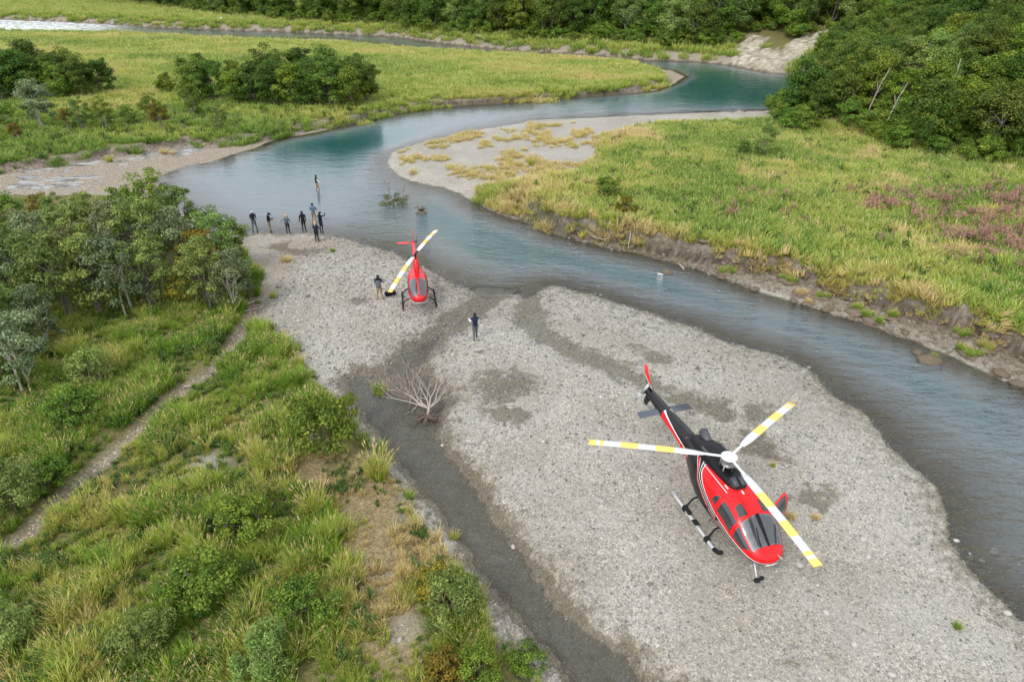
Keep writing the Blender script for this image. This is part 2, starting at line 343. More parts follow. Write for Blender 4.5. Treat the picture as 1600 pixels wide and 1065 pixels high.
c = mixc(nt, attr(nt, 'lip'), c, mixc(nt, fine, (.03, .021, .014), (.075, .055, .038)))
c = mixc(nt, attr(nt, 'cliff'), c, cliffc)
dn = mth(nt, 'ADD', attr(nt, 'damp'), mth(nt, 'MULTIPLY_ADD', noise(nt, P, 2.2, 5, .7), 1.5, -.75))
dfac = mth(nt, 'MAXIMUM', ramp(nt, dn, [(.34, (0, 0, 0)), (.62, (1, 1, 1))]), attr(nt, 'wet'))
c = mixc(nt, dfac, c, mixc(nt, 1, c, (.47, .45, .37), 'MULTIPLY'))
c = mixc(nt, mth(nt, 'MULTIPLY', attr(nt, 'wet'), .45), c, mixc(nt, 1, c, (.62, .72, .58), 'MULTIPLY'))
d1 = vor(13, 'Distance'); d2 = vor(6.5, 'Distance')
hgt = mth(nt, 'ADD', mth(nt, 'MULTIPLY', mth(nt, 'ADD', d1, d2), -.6), mth(nt, 'MULTIPLY', fine, .6))
rough = mixc(nt, attr(nt, 'damp'), (.9, .9, .9), (.5, .5, .5))
rs = sepr(rough)
out(nt, principled(nt, c, rs, .3, normal=bump(nt, hgt, .55, .06)))
ground = link('ground', gm, m); tag(ground, 'valley floor of grey gravel bars, mud and grassy banks', None, kind='structure')

# ------------------------------------------------------------------ water
keep = np.minimum.reduce([F['z'][:-1, :-1], F['z'][1:, :-1], F['z'][:-1, 1:], F['z'][1:, 1:]]) < .03
keep &= (F['land'][:-1, :-1] < 1.5) | (F['sC'][:-1, :-1] > -1.2) | ((GY[:-1, :-1] > 57) & (F['sL'][:-1, :-1] > F['sR'][:-1, :-1]) & (F['sM'][:-1, :-1] < 0))
wm, used = gridmesh('water', GX, GY, np.zeros_like(GX), keep)
dep = np.maximum(-F['z'].ravel()[used], 0); yy = GY.ravel()[used]; xx = GX.ravel()[used]
setattr_f(wm, 'depth', dep)
flow = np.clip(sstep(-17, 0, xx) * (1 - sstep(55, 76, yy)) + .045, 0, 1) * (1 - .93 * (F['sC'].ravel()[used] > -.5)); flow = np.where((yy > 57) & (F['sL'].ravel()[used] > .5), .35, flow)
setattr_f(wm, 'flow', flow); setattr_f(wm, 'still', F['sC'].ravel()[used] > -.8)
setattr_f(wm, 'riffle_sheen', (1 - sstep(-128, -104, xx)) * (yy > 180) + (yy > 57) * (F['sL'].ravel()[used] > .5) * .4)  # riffle foam on the far arm; on mudflat puddles, painted sky reflection
m, nt = newmat('river_water')
P = N(nt, 'ShaderNodeNewGeometry').outputs['Position']
mp = N(nt, 'ShaderNodeMapping'); mp.inputs['Rotation'].default_value = (0, 0, R(38)); mp.inputs['Scale'].default_value = (.55, 1.5, 1); nt.links.new(P, mp.inputs['Vector'])
MV = mp.outputs[0]
h = mth(nt, 'ADD', mth(nt, 'ADD', mth(nt, 'MULTIPLY', noise(nt, MV, .5, 2), 1.6), noise(nt, MV, 1.5, 3, .6)), mth(nt, 'MULTIPLY', noise(nt, MV, 5.0, 2, .6), .22))
h = mth(nt, 'MULTIPLY', h, attr(nt, 'flow'))
nrm = bump(nt, h, 1.0, .5)
fr = N(nt, 'ShaderNodeFresnel'); setin(nt, fr, 'IOR', mth(nt, 'MULTIPLY_ADD', attr(nt, 'still'), -.27, 1.6)); nt.links.new(nrm, fr.inputs['Normal'])
tr = N(nt, 'ShaderNodeBsdfTransparent'); setin(nt, tr, 'Color', mixc(nt, mth(nt, 'MINIMUM', mth(nt, 'MULTIPLY', attr(nt, 'depth'), 1.6), 1.0), (.97, .97, .96), (.55, .76, .74)))
df = N(nt, 'ShaderNodeBsdfDiffuse'); setin(nt, df, 'Color', ramp(nt, mth(nt, 'MULTIPLY', attr(nt, 'depth'), .6), [(.04, (.14, .125, .10)), (.12, (.18, .198, .205)), (.32, (.165, .207, .228)), (.5, (.09, .155, .168)), (1, (.012, .075, .068))]))
tb = mth(nt, 'SUBTRACT', 1.0, mth(nt, 'POWER', 2.718, mth(nt, 'MULTIPLY', attr(nt, 'depth'), -1.9)))
ms = N(nt, 'ShaderNodeMixShader'); setin(nt, ms, 0, tb); nt.links.new(tr.outputs[0], ms.inputs[1]); nt.links.new(df.outputs[0], ms.inputs[2])
gl = N(nt, 'ShaderNodeBsdfGlossy'); gl.inputs['Roughness'].default_value = .07; nt.links.new(nrm, gl.inputs['Normal'])
m2 = N(nt, 'ShaderNodeMixShader'); nt.links.new(fr.outputs[0], m2.inputs[0]); nt.links.new(ms.outputs[0], m2.inputs[1]); nt.links.new(gl.outputs[0], m2.inputs[2])
foam = N(nt, 'ShaderNodeBsdfDiffuse'); foam.inputs[0].default_value = (.72, .75, .77, 1); m3 = N(nt, 'ShaderNodeMixShader')  # white for riffle foam and for the sky sheen painted on puddles
setin(nt, m3, 0, mth(nt, 'MULTIPLY', attr(nt, 'riffle_sheen'), ramp(nt, noise(nt, MV, .9, 5, .7), [(.42, (0, 0, 0)), (.6, (1, 1, 1))])))
nt.links.new(m2.outputs[0], m3.inputs[1]); nt.links.new(foam.outputs[0], m3.inputs[2])
out(nt, m3.outputs[0])
water = link('water', wm, m); tag(water, 'clear turquoise river with small ripples over a pebble bed', None, kind='structure')

# ------------------------------------------------------------------ foliage materials
def leafmat(name, cols, trans=.3, rough=.55, vary=.25):
    """cols: dark, mid, light leaf colours, picked per leaf; each plant shifts a little"""
    m, nt = newmat(name)
    f = attr(nt, 'lv')
    c = ramp(nt, f, [(0, cols[0]), (.55, cols[1]), (.97, cols[2])])
    oi = N(nt, 'ShaderNodeObjectInfo').outputs['Random']
    h = N(nt, 'ShaderNodeHueSaturation')
    setin(nt, h, 'Hue', mth(nt, 'MULTIPLY_ADD', oi, .045, .476)); setin(nt, h, 'Value', mth(nt, 'MULTIPLY_ADD', mth(nt, 'FRACT', mth(nt, 'MULTIPLY', oi, 7.3)), vary * 2, 1 - vary))
    nt.links.new(c, h.inputs['Color']); c = h.outputs[0]
    p = principled(nt, c, rough, .25)
    t = N(nt, 'ShaderNodeBsdfTranslucent'); nt.links.new(c, t.inputs[0])
    ms = N(nt, 'ShaderNodeMixShader'); ms.inputs[0].default_value = trans; nt.links.new(p, ms.inputs[1]); nt.links.new(t.outputs[0], ms.inputs[2])
    out(nt, ms.outputs[0]); return m
def grassmat(name, fixed=None, pale=0.0):
    """tint 0 = fresh green, .5 = yellow green, 1 = dry straw"""
    m, nt = newmat(name)
    t = attr(nt, 'tint', 'INSTANCER') if fixed is None else None
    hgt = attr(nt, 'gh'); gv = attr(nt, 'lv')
    if t is None:
        v = N(nt, 'ShaderNodeValue'); v.outputs[0].default_value = fixed; t = v.outputs[0]
    tv = mth(nt, 'ADD', t, mth(nt, 'MULTIPLY_ADD', gv, .34, -.17))
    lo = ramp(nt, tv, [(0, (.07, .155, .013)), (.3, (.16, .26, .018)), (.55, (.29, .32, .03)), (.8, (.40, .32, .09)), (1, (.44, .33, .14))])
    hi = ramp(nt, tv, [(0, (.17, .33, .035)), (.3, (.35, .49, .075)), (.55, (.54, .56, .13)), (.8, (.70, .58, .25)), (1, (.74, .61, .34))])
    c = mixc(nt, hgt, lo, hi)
    c = mixc(nt, ramp(nt, attr(nt, 'seed'), [(.4, (0, 0, 0)), (.6, (1, 1, 1))]), c, mixc(nt, gv, (.44, .33, .15), (.60, .47, .25)))
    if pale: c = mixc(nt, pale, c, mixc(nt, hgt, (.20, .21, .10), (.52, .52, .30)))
    p = principled(nt, c, .6, .2)
    tl = N(nt, 'ShaderNodeBsdfTranslucent'); nt.links.new(c, tl.inputs[0])
    ms = N(nt, 'ShaderNodeMixShader'); ms.inputs[0].default_value = .3; nt.links.new(p, ms.inputs[1]); nt.links.new(tl.outputs[0], ms.inputs[2])
    out(nt, ms.outputs[0]); return m
LM = {
 'alder': leafmat('alder_leaf', [(.030, .070, .009), (.078, .15, .016), (.20, .28, .034)]),
 'alder_y': leafmat('bright_alder_leaf', [(.05, .10, .010), (.13, .205, .018), (.29, .34, .036)]),
 'willow': leafmat('willow_leaf', [(.07, .125, .024), (.17, .255, .05), (.34, .41, .12)]),
 'silver': leafmat('silver_willow_leaf', [(.075, .11, .045), (.17, .22, .095), (.35, .40, .22)]),
 'yellow': leafmat('yellowing_leaf', [(.085, .095, .012), (.19, .165, .018), (.38, .28, .03)]),
 'shrub': leafmat('shrub_leaf', [(.05, .11, .012), (.13, .225, .024), (.28, .37, .05)], vary=.15),
 'weed': leafmat('weed_leaf', [(.05, .11, .022), (.095, .18, .035), (.17, .27, .07)]),
 'fire': leafmat('fireweed_leaf', [(.13, .18, .05), (.33, .22, .13), (.52, .28, .27)]),
}
BARK = plain('bark', (.20, .185, .165), .85, .2, var=.35, scale=14)
PALEBARK = plain('pale_bark', (.44, .42, .38), .85, .2, var=.3, scale=14)
GRASS = grassmat('grass_blades'); GRASS_PALE = grassmat('meadow_blades', None, .10); GRASS_GREEN = grassmat('green_clump_blades', .22); GRASS_YEL = grassmat('yellow_clump_blades', .52); GRASS_DRY = grassmat('dry_clump_blades', .93)

def polymesh(name, co, faces_n, lv=None, extra=None):
    """co (F, n, 3) faces of n corners each"""
    nf = len(co); n = faces_n
    me = bpy.data.meshes.new(name); me.vertices.add(nf * n); me.vertices.foreach_set('co', co.astype(np.float32).ravel())
    me.loops.add(nf * n); me.loops.foreach_set('vertex_index', np.arange(nf * n, dtype=np.int32))
    me.polygons.add(nf); me.polygons.foreach_set('loop_start', np.arange(0, nf * n, n, dtype=np.int32)); me.update(calc_edges=True)
    if lv is not None: setattr_f(me, 'lv', lv, 'FACE')
    for k, v in (extra or {}).items(): setattr_f(me, k, v)
    return me
def unit(v): return v / (np.linalg.norm(v, axis=-1, keepdims=True) + 1e-9)
def leaves(name, c, nrm, L, W, r, lv=None):
    """one folded diamond leaf per centre, facing roughly nrm"""
    n = len(c); nn = unit(nrm + r.normal(0, .55, (n, 3))); a = unit(np.cross(nn, r.normal(0, 1, (n, 3)))); b = np.cross(nn, a)
    l = (L * r.uniform(.6, 1.25, n))[:, None]; w_ = (W * r.uniform(.7, 1.2, n))[:, None]
    droop = nn * l * .18
    co = np.stack([c - a * l * .5 - droop, c + b * w_ * .5, c + a * l * .5 - droop, c - b * w_ * .5], 1)
    return polymesh(name, co, 4, r.uniform(0, 1, n) ** 1.15 if lv is None else lv)
def make_crown(name, seed, Rr, H, z0, ncl, nl, L, W, squash=.62, flat=.0, upright=0.0):
    """leaf clumps gathered on an uneven ellipsoid; returns crown mesh and clump centres"""
    r = np.random.default_rng(seed)
    d = unit(r.normal(0, 1, (ncl, 3))); d[:, 2] = np.where(d[:, 2] < -.8, -d[:, 2], d[:, 2])
    rad = r.uniform(.35, 1.0, ncl) ** .6 * r.uniform(.78, 1.12, ncl)
    cc = d * rad[:, None] * np.array([Rr, Rr * r.uniform(.8, 1.1), H * .5]); cc[:, 2] += z0 + H * .5
    cr = Rr * r.uniform(.20, .40, ncl)
    k = r.integers(0, ncl, nl); dd = unit(r.normal(0, 1, (nl, 3))); dd[:, 2] += .25; dd = unit(dd)
    rr = r.uniform(.2, 1, nl) ** .55
    p = cc[k] + dd * (cr[k] * rr)[:, None] * np.array([1, 1, squash + upright])
    ctr = np.array([0, 0, z0 + H * .4]); nrm = dd * .8 + unit(p - ctr) * .5 + np.array([0, 0, .35])
    cl = r.uniform(-.22, .22, ncl)
    lv = np.clip(r.uniform(0, 1, nl) ** 1.1 * .8 + .1 + cl[k], 0, 1)
    return leaves(name, p, nrm, L, W, r, lv), cc
def make_trunk(name, seed, cc, r0, base=.25, nst=3, nlimb=12):
    r = random.Random(seed); bm = bmesh.new(); cc = [Vector(c) for c in cc]
    zt = max(c.z for c in cc); tops = []
    for s in range(nst):
        a = r.uniform(0, 6.28); b0 = Vector((math.cos(a) * base, math.sin(a) * base, -.25)); top = r.choice([c for c in cc if c.z > zt * .6]) * 1.0
        pts = [b0 + (top - b0) * t + Vector((r.uniform(-.15, .15), r.uniform(-.15, .15), 0)) * (t * (1 - t) * 4) for t in (0, .25, .5, .75, 1)]
        tube(bm, pts, [r0 * (1 - .82 * t) for t in (0, .25, .5, .75, 1)], 6); tops.append(pts)
    for c in r.sample(cc, min(nlimb, len(cc))):
        pts = r.choice(tops); b0 = pts[r.choice((1, 2, 3))]
        mid = (b0 + c) * .5 + Vector((r.uniform(-.2, .2), r.uniform(-.2, .2), r.uniform(-.25, .1)))
        tube(bm, [b0, mid, c], [r0 * .42, r0 * .28, r0 * .1], 5)
    me = bpy.data.meshes.new(name); bmesh.ops.recalc_face_normals(bm, faces=bm.faces[:]); bm.to_mesh(me); bm.free(); return me

# kinds of tree: leaf material, list of (crown mesh, trunk mesh, height)
PROTO = {}
def proto(kind, mat, n, seed, Rr, H, z0, ncl, nl, L, W, r0, nst=3, bark=BARK, **kw):
    PROTO[kind] = []
    for i in range(n):
        cm, cc = make_crown('crown', seed + i, Rr, H, z0, ncl, nl, L, W, **kw); cm.materials.append(LM[mat])
        tm = make_trunk('trunk', seed + i, cc, r0, nst=nst); tm.materials.append(bark); PROTO[kind].append((cm, tm))
proto('alder', 'alder', 4, 100, 2.7, 5.9, .1, 70, 10500, .21, .15, .11)
proto('alder_y', 'alder_y', 3, 120, 2.5, 5.4, .1, 64, 9500, .21, .15, .10)
proto('greywood', 'willow', 2, 140, 2.4, 5.2, .1, 60, 9000, .23, .11, .10, bark=PALEBARK)
proto('willow', 'willow', 3, 160, 1.6, 4.7, .35, 46, 5600, .19, .075, .06, nst=5)
proto('silver', 'silver', 2, 180, 1.55, 3.9, .6, 40, 5200, .16, .09, .06, nst=3, bark=PALEBARK)
proto('greenw', 'shrub', 3, 200, 1.6, 4.5, .3, 46, 5600, .16, .09, .06, nst=5)
proto('yellow', 'yellow', 2, 220, 1.2, 2.6, .5, 26, 3000, .15, .09, .05, nst=3)
proto('bush', 'shrub', 3, 240, 1.0, 1.5, .15, 34, 4200, .11, .065, .035, nst=5)
proto('willowbush', 'willow', 3, 260, .95, 1.6, .1, 34, 4200, .14, .04, .03, nst=6, upright=.6)
proto('yellowbush', 'yellow', 2, 280, .75, 1.1, .1, 24, 2600, .10, .06, .025, nst=4)
def plant(name, kind, i, loc, s, rz, label, cat, group=None, sz=1.0):
    cm, tm = PROTO[kind][i % len(PROTO[kind])]
    e = empty(name, loc, rz); e.scale = (s, s, s * sz)
    link('trunk', tm, None, e); link('crown', cm, None, e)
    return tag(e, label, cat, group)

# ------------------------------------------------------------------ grass tufts (sources are only shown through the scatters)
def tuft_mesh(name, seed, nb, Hh, spread, wid, lean, seedheads=0.0):
    r = np.random.default_rng(seed); co = []; gh = []; lv = []; sdh = []
    for b in range(nb):
        a = r.uniform(0, 6.283); rad = spread * math.sqrt(r.uniform(0, 1)); p = np.array([math.cos(a) * rad, math.sin(a) * rad, -.03])
        h_ = Hh * r.uniform(.55, 1.1); o = r.uniform(0, 6.283); dr = np.array([math.cos(a) * .6 + r.normal(0, .6), math.sin(a) * .6 + r.normal(0, .6), 0]); dr = dr / (np.linalg.norm(dr) + 1e-6)
        ln = lean * r.uniform(.3, 1.3) * h_; side = np.array([math.cos(o), math.sin(o), 0]) * wid * r.uniform(.7, 1.3) * .5
        m1 = p + dr * ln * .3 + np.array([0, 0, h_ * .55]); t = p + dr * ln + np.array([0, 0, h_ * (1 - .25 * lean)])
        v = r.uniform(0, 1)
        co += [[p - side, p + side, m1 + side * .8], [p - side, m1 + side * .8, m1 - side * .8], [m1 - side * .8, m1 + side * .8, t]]
        gh += [0, 0, .6, 0, .6, .6, .6, .6, 1]; lv += [v] * 3; sdh += [0] * 9
        if r.uniform() < seedheads:
            u = (t - m1) / np.linalg.norm(t - m1); s2 = side / (np.linalg.norm(side) + 1e-9) * .018; e = t + u * .15
            co += [[t - u * .06, t + s2 + u * .05, e], [t - u * .06, e, t - s2 + u * .05]]; gh += [1] * 6; lv += [v] * 2; sdh += [1] * 6
    me = polymesh(name, np.array(co), 3, np.array(lv), dict(gh=gh, seed=sdh)); return me
def weed_mesh(name, seed, n, Hh, Rr, L, W):
    r = np.random.default_rng(seed); k = r.integers(0, 7, n); a = r.uniform(0, 6.283, 7); lean = r.uniform(.1, 1, 7) * Rr
    t = r.uniform(.12, 1, n); p = np.stack([np.cos(a[k]) * lean[k] * t, np.sin(a[k]) * lean[k] * t, Hh * t * (.8 + .2 * np.cos(k))], 1) + r.normal(0, .06, (n, 3)) * Hh
    p[:, 2] = np.maximum(p[:, 2], .03)
    return leaves(name, p, np.tile([0, 0, 1.0], (n, 1)), L, W, r)
def spike_mesh(name, seed, Hh):
    """fireweed: several upright stalks, leafy below and pink above"""
    r = np.random.default_rng(seed); P_ = []; lv = []
    for s in range(9):
        b = r.normal(0, .22, 2); hh = Hh * r.uniform(.75, 1.1)
        for i in range(30):
            t = i / 30; a = r.uniform(0, 6.28); q = .09 * (1 - t * .6)
            P_.append((b[0] + math.cos(a) * q, b[1] + math.sin(a) * q, hh * (.1 + .9 * t))); lv.append(.05 + .3 * r.uniform() if t < .62 else .6 + .4 * r.uniform())
    P_ = np.array(P_); return leaves(name, P_, np.tile([0, 0, .6], (len(P_), 1)), .14, .05, r, np.array(lv))
def scatter(name, sources, pts, rot, scl, pick, tint, label, cat, kind='stuff'):
    c = bpy.data.collections.new(name + '_sources')
    for i, (me, mt) in enumerate(sources):
        if mt is not None:
            if me.materials and me.materials[0] != mt: me = me.copy(); me.materials.clear()
            if not me.materials: me.materials.append(mt)
        o = bpy.data.objects.new('%s_%02d' % (name, i), me); c.objects.link(o)
    me = bpy.data.meshes.new(name); n = len(pts); me.vertices.add(n); me.vertices.foreach_set('co', np.asarray(pts, np.float32).ravel())
    a = me.attributes.new('rot', 'FLOAT_VECTOR', 'POINT'); a.data.foreach_set('vector', np.asarray(rot, np.float32).ravel())
    a = me.attributes.new('scl', 'FLOAT_VECTOR', 'POINT'); a.data.foreach_set('vector', np.asarray(scl, np.float32).ravel())
    a = me.attributes.new('pick', 'INT', 'POINT'); a.data.foreach_set('value', np.asarray(pick, np.int32))
    setattr_f(me, 'tint', tint)
    o = link(name, me); tag(o, label, cat, kind=kind)
    g = bpy.data.node_groups.new(name, 'GeometryNodeTree')
    g.interface.new_socket('Geometry', in_out='INPUT', socket_type='NodeSocketGeometry'); g.interface.new_socket('Geometry', in_out='OUTPUT', socket_type='NodeSocketGeometry')
    gi = g.nodes.new('NodeGroupInput'); go = g.nodes.new('NodeGroupOutput'); ip = g.nodes.new('GeometryNodeInstanceOnPoints')
    ci = g.nodes.new('GeometryNodeCollectionInfo'); ci.inputs[0].default_value = c; ci.inputs[1].default_value = True; ci.inputs[2].default_value = True
    def na(nm, t):
        k = g.nodes.new('GeometryNodeInputNamedAttribute'); k.data_type = t; k.inputs[0].default_value = nm; return k.outputs[0]
    e2r = g.nodes.new('FunctionNodeEulerToRotation'); g.links.new(na('rot', 'FLOAT_VECTOR'), e2r.inputs[0])
    g.links.new(gi.outputs[0], ip.inputs['Points']); g.links.new(ci.outputs[0], ip.inputs['Instance']); ip.inputs['Pick Instance'].default_value = True
    g.links.new(na('pick', 'INT'), ip.inputs['Instance Index']); g.links.new(e2r.outputs[0], ip.inputs['Rotation']); g.links.new(na('scl', 'FLOAT_VECTOR'), ip.inputs['Scale'])
    g.links.new(ip.outputs[0], go.inputs[0])
    o.modifiers.new('scatter', 'NODES').node_group = g
    return o
def rnd_pts(n, x0, x1, y0, y1):
    return rng.uniform(x0, x1, n), rng.uniform(y0, y1, n)
def inview(x, y, z=.5, mu=90, mv=120):
    P_ = R(PITCH); dz = z - CAM_H; fwd = y * math.cos(P_) - dz * math.sin(P_); up = y * math.sin(P_) + dz * math.cos(P_)
    u = x / fwd * FPX; v = -up / fwd * FPX
    return (fwd > 1) & (np.abs(u) < 800 + mu) & (np.abs(v) < 532 + mv)
def pts_of(x, y): return np.stack([x, y, samp('z', x, y)], 1)
def rots(n, tilt=.12): return np.stack([rng.normal(0, tilt, n), rng.normal(0, tilt, n), rng.uniform(0, 6.283, n)], 1)
def sclv(n, a, b, zv=.25):
    s = rng.uniform(a, b, n); return np.stack([s, s, s * rng.uniform(1 - zv, 1 + zv, n)], 1)
TALL = [tuft_mesh('tall_tuft', 400 + i, 72, .85, .27, .027, .42, (.34, .08, .0)[i]) for i in range(3)]
SHORT = [tuft_mesh('short_tuft', 410 + i, 60, .42, .26, .026, .55, .05) for i in range(2)]
FARG = [tuft_mesh('meadow_tuft', 420 + i, 64, .62, .55, .055, .5, .12) for i in range(3)]
WEED = [weed_mesh('weed', 430 + i, 170, .6, .38, .12, .055) for i in range(2)]
FIRE = [spike_mesh('fireweed', 440 + i, 1.05) for i in range(2)]

# foreground bank
x, y = rnd_pts(60000, -34, 6, 8, 50); ok = inview(x, y)
x, y = x[ok], y[ok]; veg = samp('veg', x, y); dry = samp('dry', x, y); dT = samp('dT', x, y)
patch = fbm(x * .33, y * .33, 61); patch2 = fbm(x * .8, y * .8, 67)
dens = np.maximum(veg, dry * .8) * sstep(.36, .46, patch2 + .06 * (1 - dry)) * (dT > .54) * (samp('sV', x, y) > -.2)
ok = rng.uniform(0, 1, len(x)) < dens * (.62 + .2 * dry)
x, y, patch, dry, patch2, dT = x[ok], y[ok], patch[ok], dry[ok], patch2[ok], dT[ok]; n = len(x)
west = (x < -5 - .0 * y) & (samp('sV', x, y) > 2)
kindp = np.where(rng.uniform(0, 1, n) < np.where(patch > .56, .5, .08), rng.integers(5, 7, n), np.where(rng.uniform(0, 1, n) < .22 + .7 * dry, rng.integers(3, 5, n), rng.integers(0, 3, n)))
tint = np.clip(.34 + (fbm(x * .5, y * .5, 71) - .5) * 1.15 + rng.normal(0, .1, n) + .50 * dry - .08 * (y > 26), 0.02, 1)
s = sclv(n, .68, 1.1) * (.45 + .66 * sstep(.38, .66, fbm(x * .7, y * .7, 77)))[:, None]; s *= (1 - .3 * dry)[:, None]
scatter('bank_grass', [(t, GRASS) for t in TALL] + [(t, GRASS) for t in SHORT] + [(t, LM['weed']) for t in WEED], pts_of(x, y), rots(n), s, kindp, tint, 'tall yellow green grass with tan seed heads covering the near bank', 'grass')

# right-hand meadow and its bank
x, y = rnd_pts(60000, -8, 75, 28, 90); ok = inview(x, y, 1.5); x, y = x[ok], y[ok]
sB = samp('sB', x, y); sF = samp('sF', x, y)
ok = (sB > .25) & (sF < 2.5) & (rng.uniform(0, 1, len(x)) < .42); x, y, sB, sF = x[ok], y[ok], sB[ok], sF[ok]; n = len(x)
pn = fbm(x * .16, y * .16, 81); edge = np.exp(-sB / 1.0); left = 1 - sstep(8, 26, x)
tint = np.clip(.20 + (pn - .5) * 1.2 + .36 * edge + .5 * sstep(.58, .72, fbm(x * .45, y * .45, 87)) + .30 * left * sstep(.45, .6, fbm(x * .3, y * .3, 83)) + rng.normal(0, .09, n), .02, 1)
firep = .55 * fbm(x * .3, y * .3, 91) + .52 * np.exp(-(((x - 41) / 15) ** 2 + ((y - 48) / 10) ** 2)) + .12 * np.exp(-(((x - 24) / 9) ** 2 + ((y - 56) / 7) ** 2))
isf = (rng.uniform(0, 1, n) < .42 * sstep(.40, .85, firep)) & (sB > 2)
pk = np.where(isf, rng.integers(3, 5, n), np.where(rng.uniform(0, 1, n) < .07, rng.integers(5, 7, n), rng.integers(0, 3, n)))
ok = ~isf | (rng.uniform(0, 1, n) < .7)
scatter('meadow_grass', [(t, GRASS_PALE) for t in FARG] + [(t, GRASS_PALE) for t in SHORT] + [(t, LM['weed']) for t in WEED], pts_of(x[ok], y[ok]), rots(ok.sum()), sclv(ok.sum(), .8, 1.35) , np.where(pk[ok] > 4, pk[ok], pk[ok] % 3), tint[ok],
        'bright green and straw meadow grass on the cut bank across the river', 'grass')
k = isf.sum()
scatter('fireweed_flowers', [(t, LM['fire']) for t in FIRE], pts_of(x[isf], y[isf]), rots(k), sclv(k, .75, 1.15), rng.integers(0, 2, k), tint[isf], 'faded pink fireweed spikes growing through the meadow across the river', 'fireweed')

# left meadow behind the river
x, y = rnd_pts(90000, -190, 45, 66, 230); ok = inview(x, y, 1); x, y = x[ok], y[ok]
sM = samp('sM', x, y); ok = (sM > .2 - 1.5 * (fbm(x * .35, y * .35, 105) > .5)) & (rng.uniform(0, 1, len(x)) < .75 * np.clip(95 / y, .35, 1)); x, y, sM = x[ok], y[ok], sM[ok]; n = len(x)
pn = fbm(x * .07, y * .13, 101); tint = np.clip(.33 + (pn - .5) * 1.1 + .24 * sstep(-10, 25, x) + rng.normal(0, .07, n) - .15 * (y < 92) * (x < -20), .02, 1)
s = sclv(n, 1.1, 1.8) * np.clip(y / 120, .75, 1.7)[:, None]; s[:, 2] = np.minimum(s[:, 2], 1.5)
pk = np.where((rng.uniform(0, 1, n) < .22) & (y < 98), rng.integers(3, 5, n), rng.integers(0, 3, n))
scatter('valley_grass', [(t, GRASS_PALE) for t in FARG] + [(t, LM['weed']) for t in WEED], pts_of(x, y), rots(n), s, pk, tint, 'pale yellow green grass filling the flat meadow between two river arms', 'grass')
# far river bank grass
x, y = rnd_pts(40000, -260, 60, 120, 420); ok = inview(x, y, 1); x, y = x[ok], y[ok]
sR_ = samp('sR', x, y); sF = samp('sF', x, y); ok = (sR_ > .7) & (sF < 4) & (samp('sL', x, y) < 0) & (samp('sK', x, y) < 0); x, y = x[ok], y[ok]; n = len(x)
scatter('far_bank_grass', [(t, GRASS_PALE) for t in FARG], pts_of(x, y), rots(n), sclv(n, 1.6, 2.4), rng.integers(0, 3, n), np.clip(.36 + rng.normal(0, .12, n), 0, 1), 'rough grass along the far river bank below the wooded hill', 'grass')
# sparse straw tufts on the beach across the river
x, y = rnd_pts(2600, -14, 10, 66, 92); ok = (samp('sR', x, y) > 1.2) & (samp('sB', x, y) < .4) & (fbm(x * .35, y * .35, 111) > .54) & (rng.uniform(0, 1, len(x)) < .75); x, y = x[ok], y[ok]; n = len(x)
scatter('beach_straw', [(t, GRASS) for t in SHORT], pts_of(x, y), rots(n), sclv(n, .8, 1.6), rng.integers(0, 2, n), np.clip(.84 + rng.normal(0, .1, n), 0, 1), 'sparse straw coloured tufts on the pale beach across the river', 'grass')

# pebbles lying on the bars and in the shallows
def pebble(seed):
    r = np.random.default_rng(seed); bm = bmesh.new(); bmesh.ops.create_icosphere(bm, subdivisions=1, radius=1)
    for v in bm.verts: v.co *= 1 + r.uniform(-.2, .2); v.co.z *= .55
    me = bpy.data.meshes.new('pebble'); bm.to_mesh(me); bm.free(); me.polygons.foreach_set('use_smooth', [True] * len(me.polygons)); return me
m, nt = newmat('pebble_stone'); t = attr(nt, 'tint', 'INSTANCER')
c = ramp(nt, t, [(0, (.06, .06, .06)), (.3, (.16, .16, .155)), (.6, (.28, .27, .25)), (.85, (.40, .375, .33)), (1, (.66, .64, .60))]); out(nt, principled(nt, c, .8, .3)); PEB = m
x, y = rnd_pts(230000, -16, 34, 10, 56); ok = inview(x, y, .4, 20, 30); x, y = x[ok], y[ok]
ok = (samp('sL', x, y) > -.6) & (samp('veg', x, y) < .3) & (rng.uniform(0, 1, len(x)) < np.clip(26 / y, .15, 1) * .8) & (samp('mud', x, y) < .75)
x, y = x[ok], y[ok]; n = len(x); s = (.022 + .045 * rng.power(.35, n) ** 2) * np.clip(y / 26, .8, 1.6); s = np.where(rng.uniform(0, 1, n) < .012, s * 1.9, s)
pp = pts_of(x, y); pp[:, 2] += s * .12
dampv = samp('damp', x, y)
scatter('river_pebbles', [(pebble(i), PEB) for i in range(4)], pp, rots(n, .2), np.stack([s * rng.uniform(.8, 1.5, n), s, s], 1), rng.integers(0, 4, n), np.clip(rng.beta(2.2, 2.0, n) * (1 - .5 * dampv), 0, 1),
        'loose grey and tan pebbles strewn over the gravel bars', 'gravel')

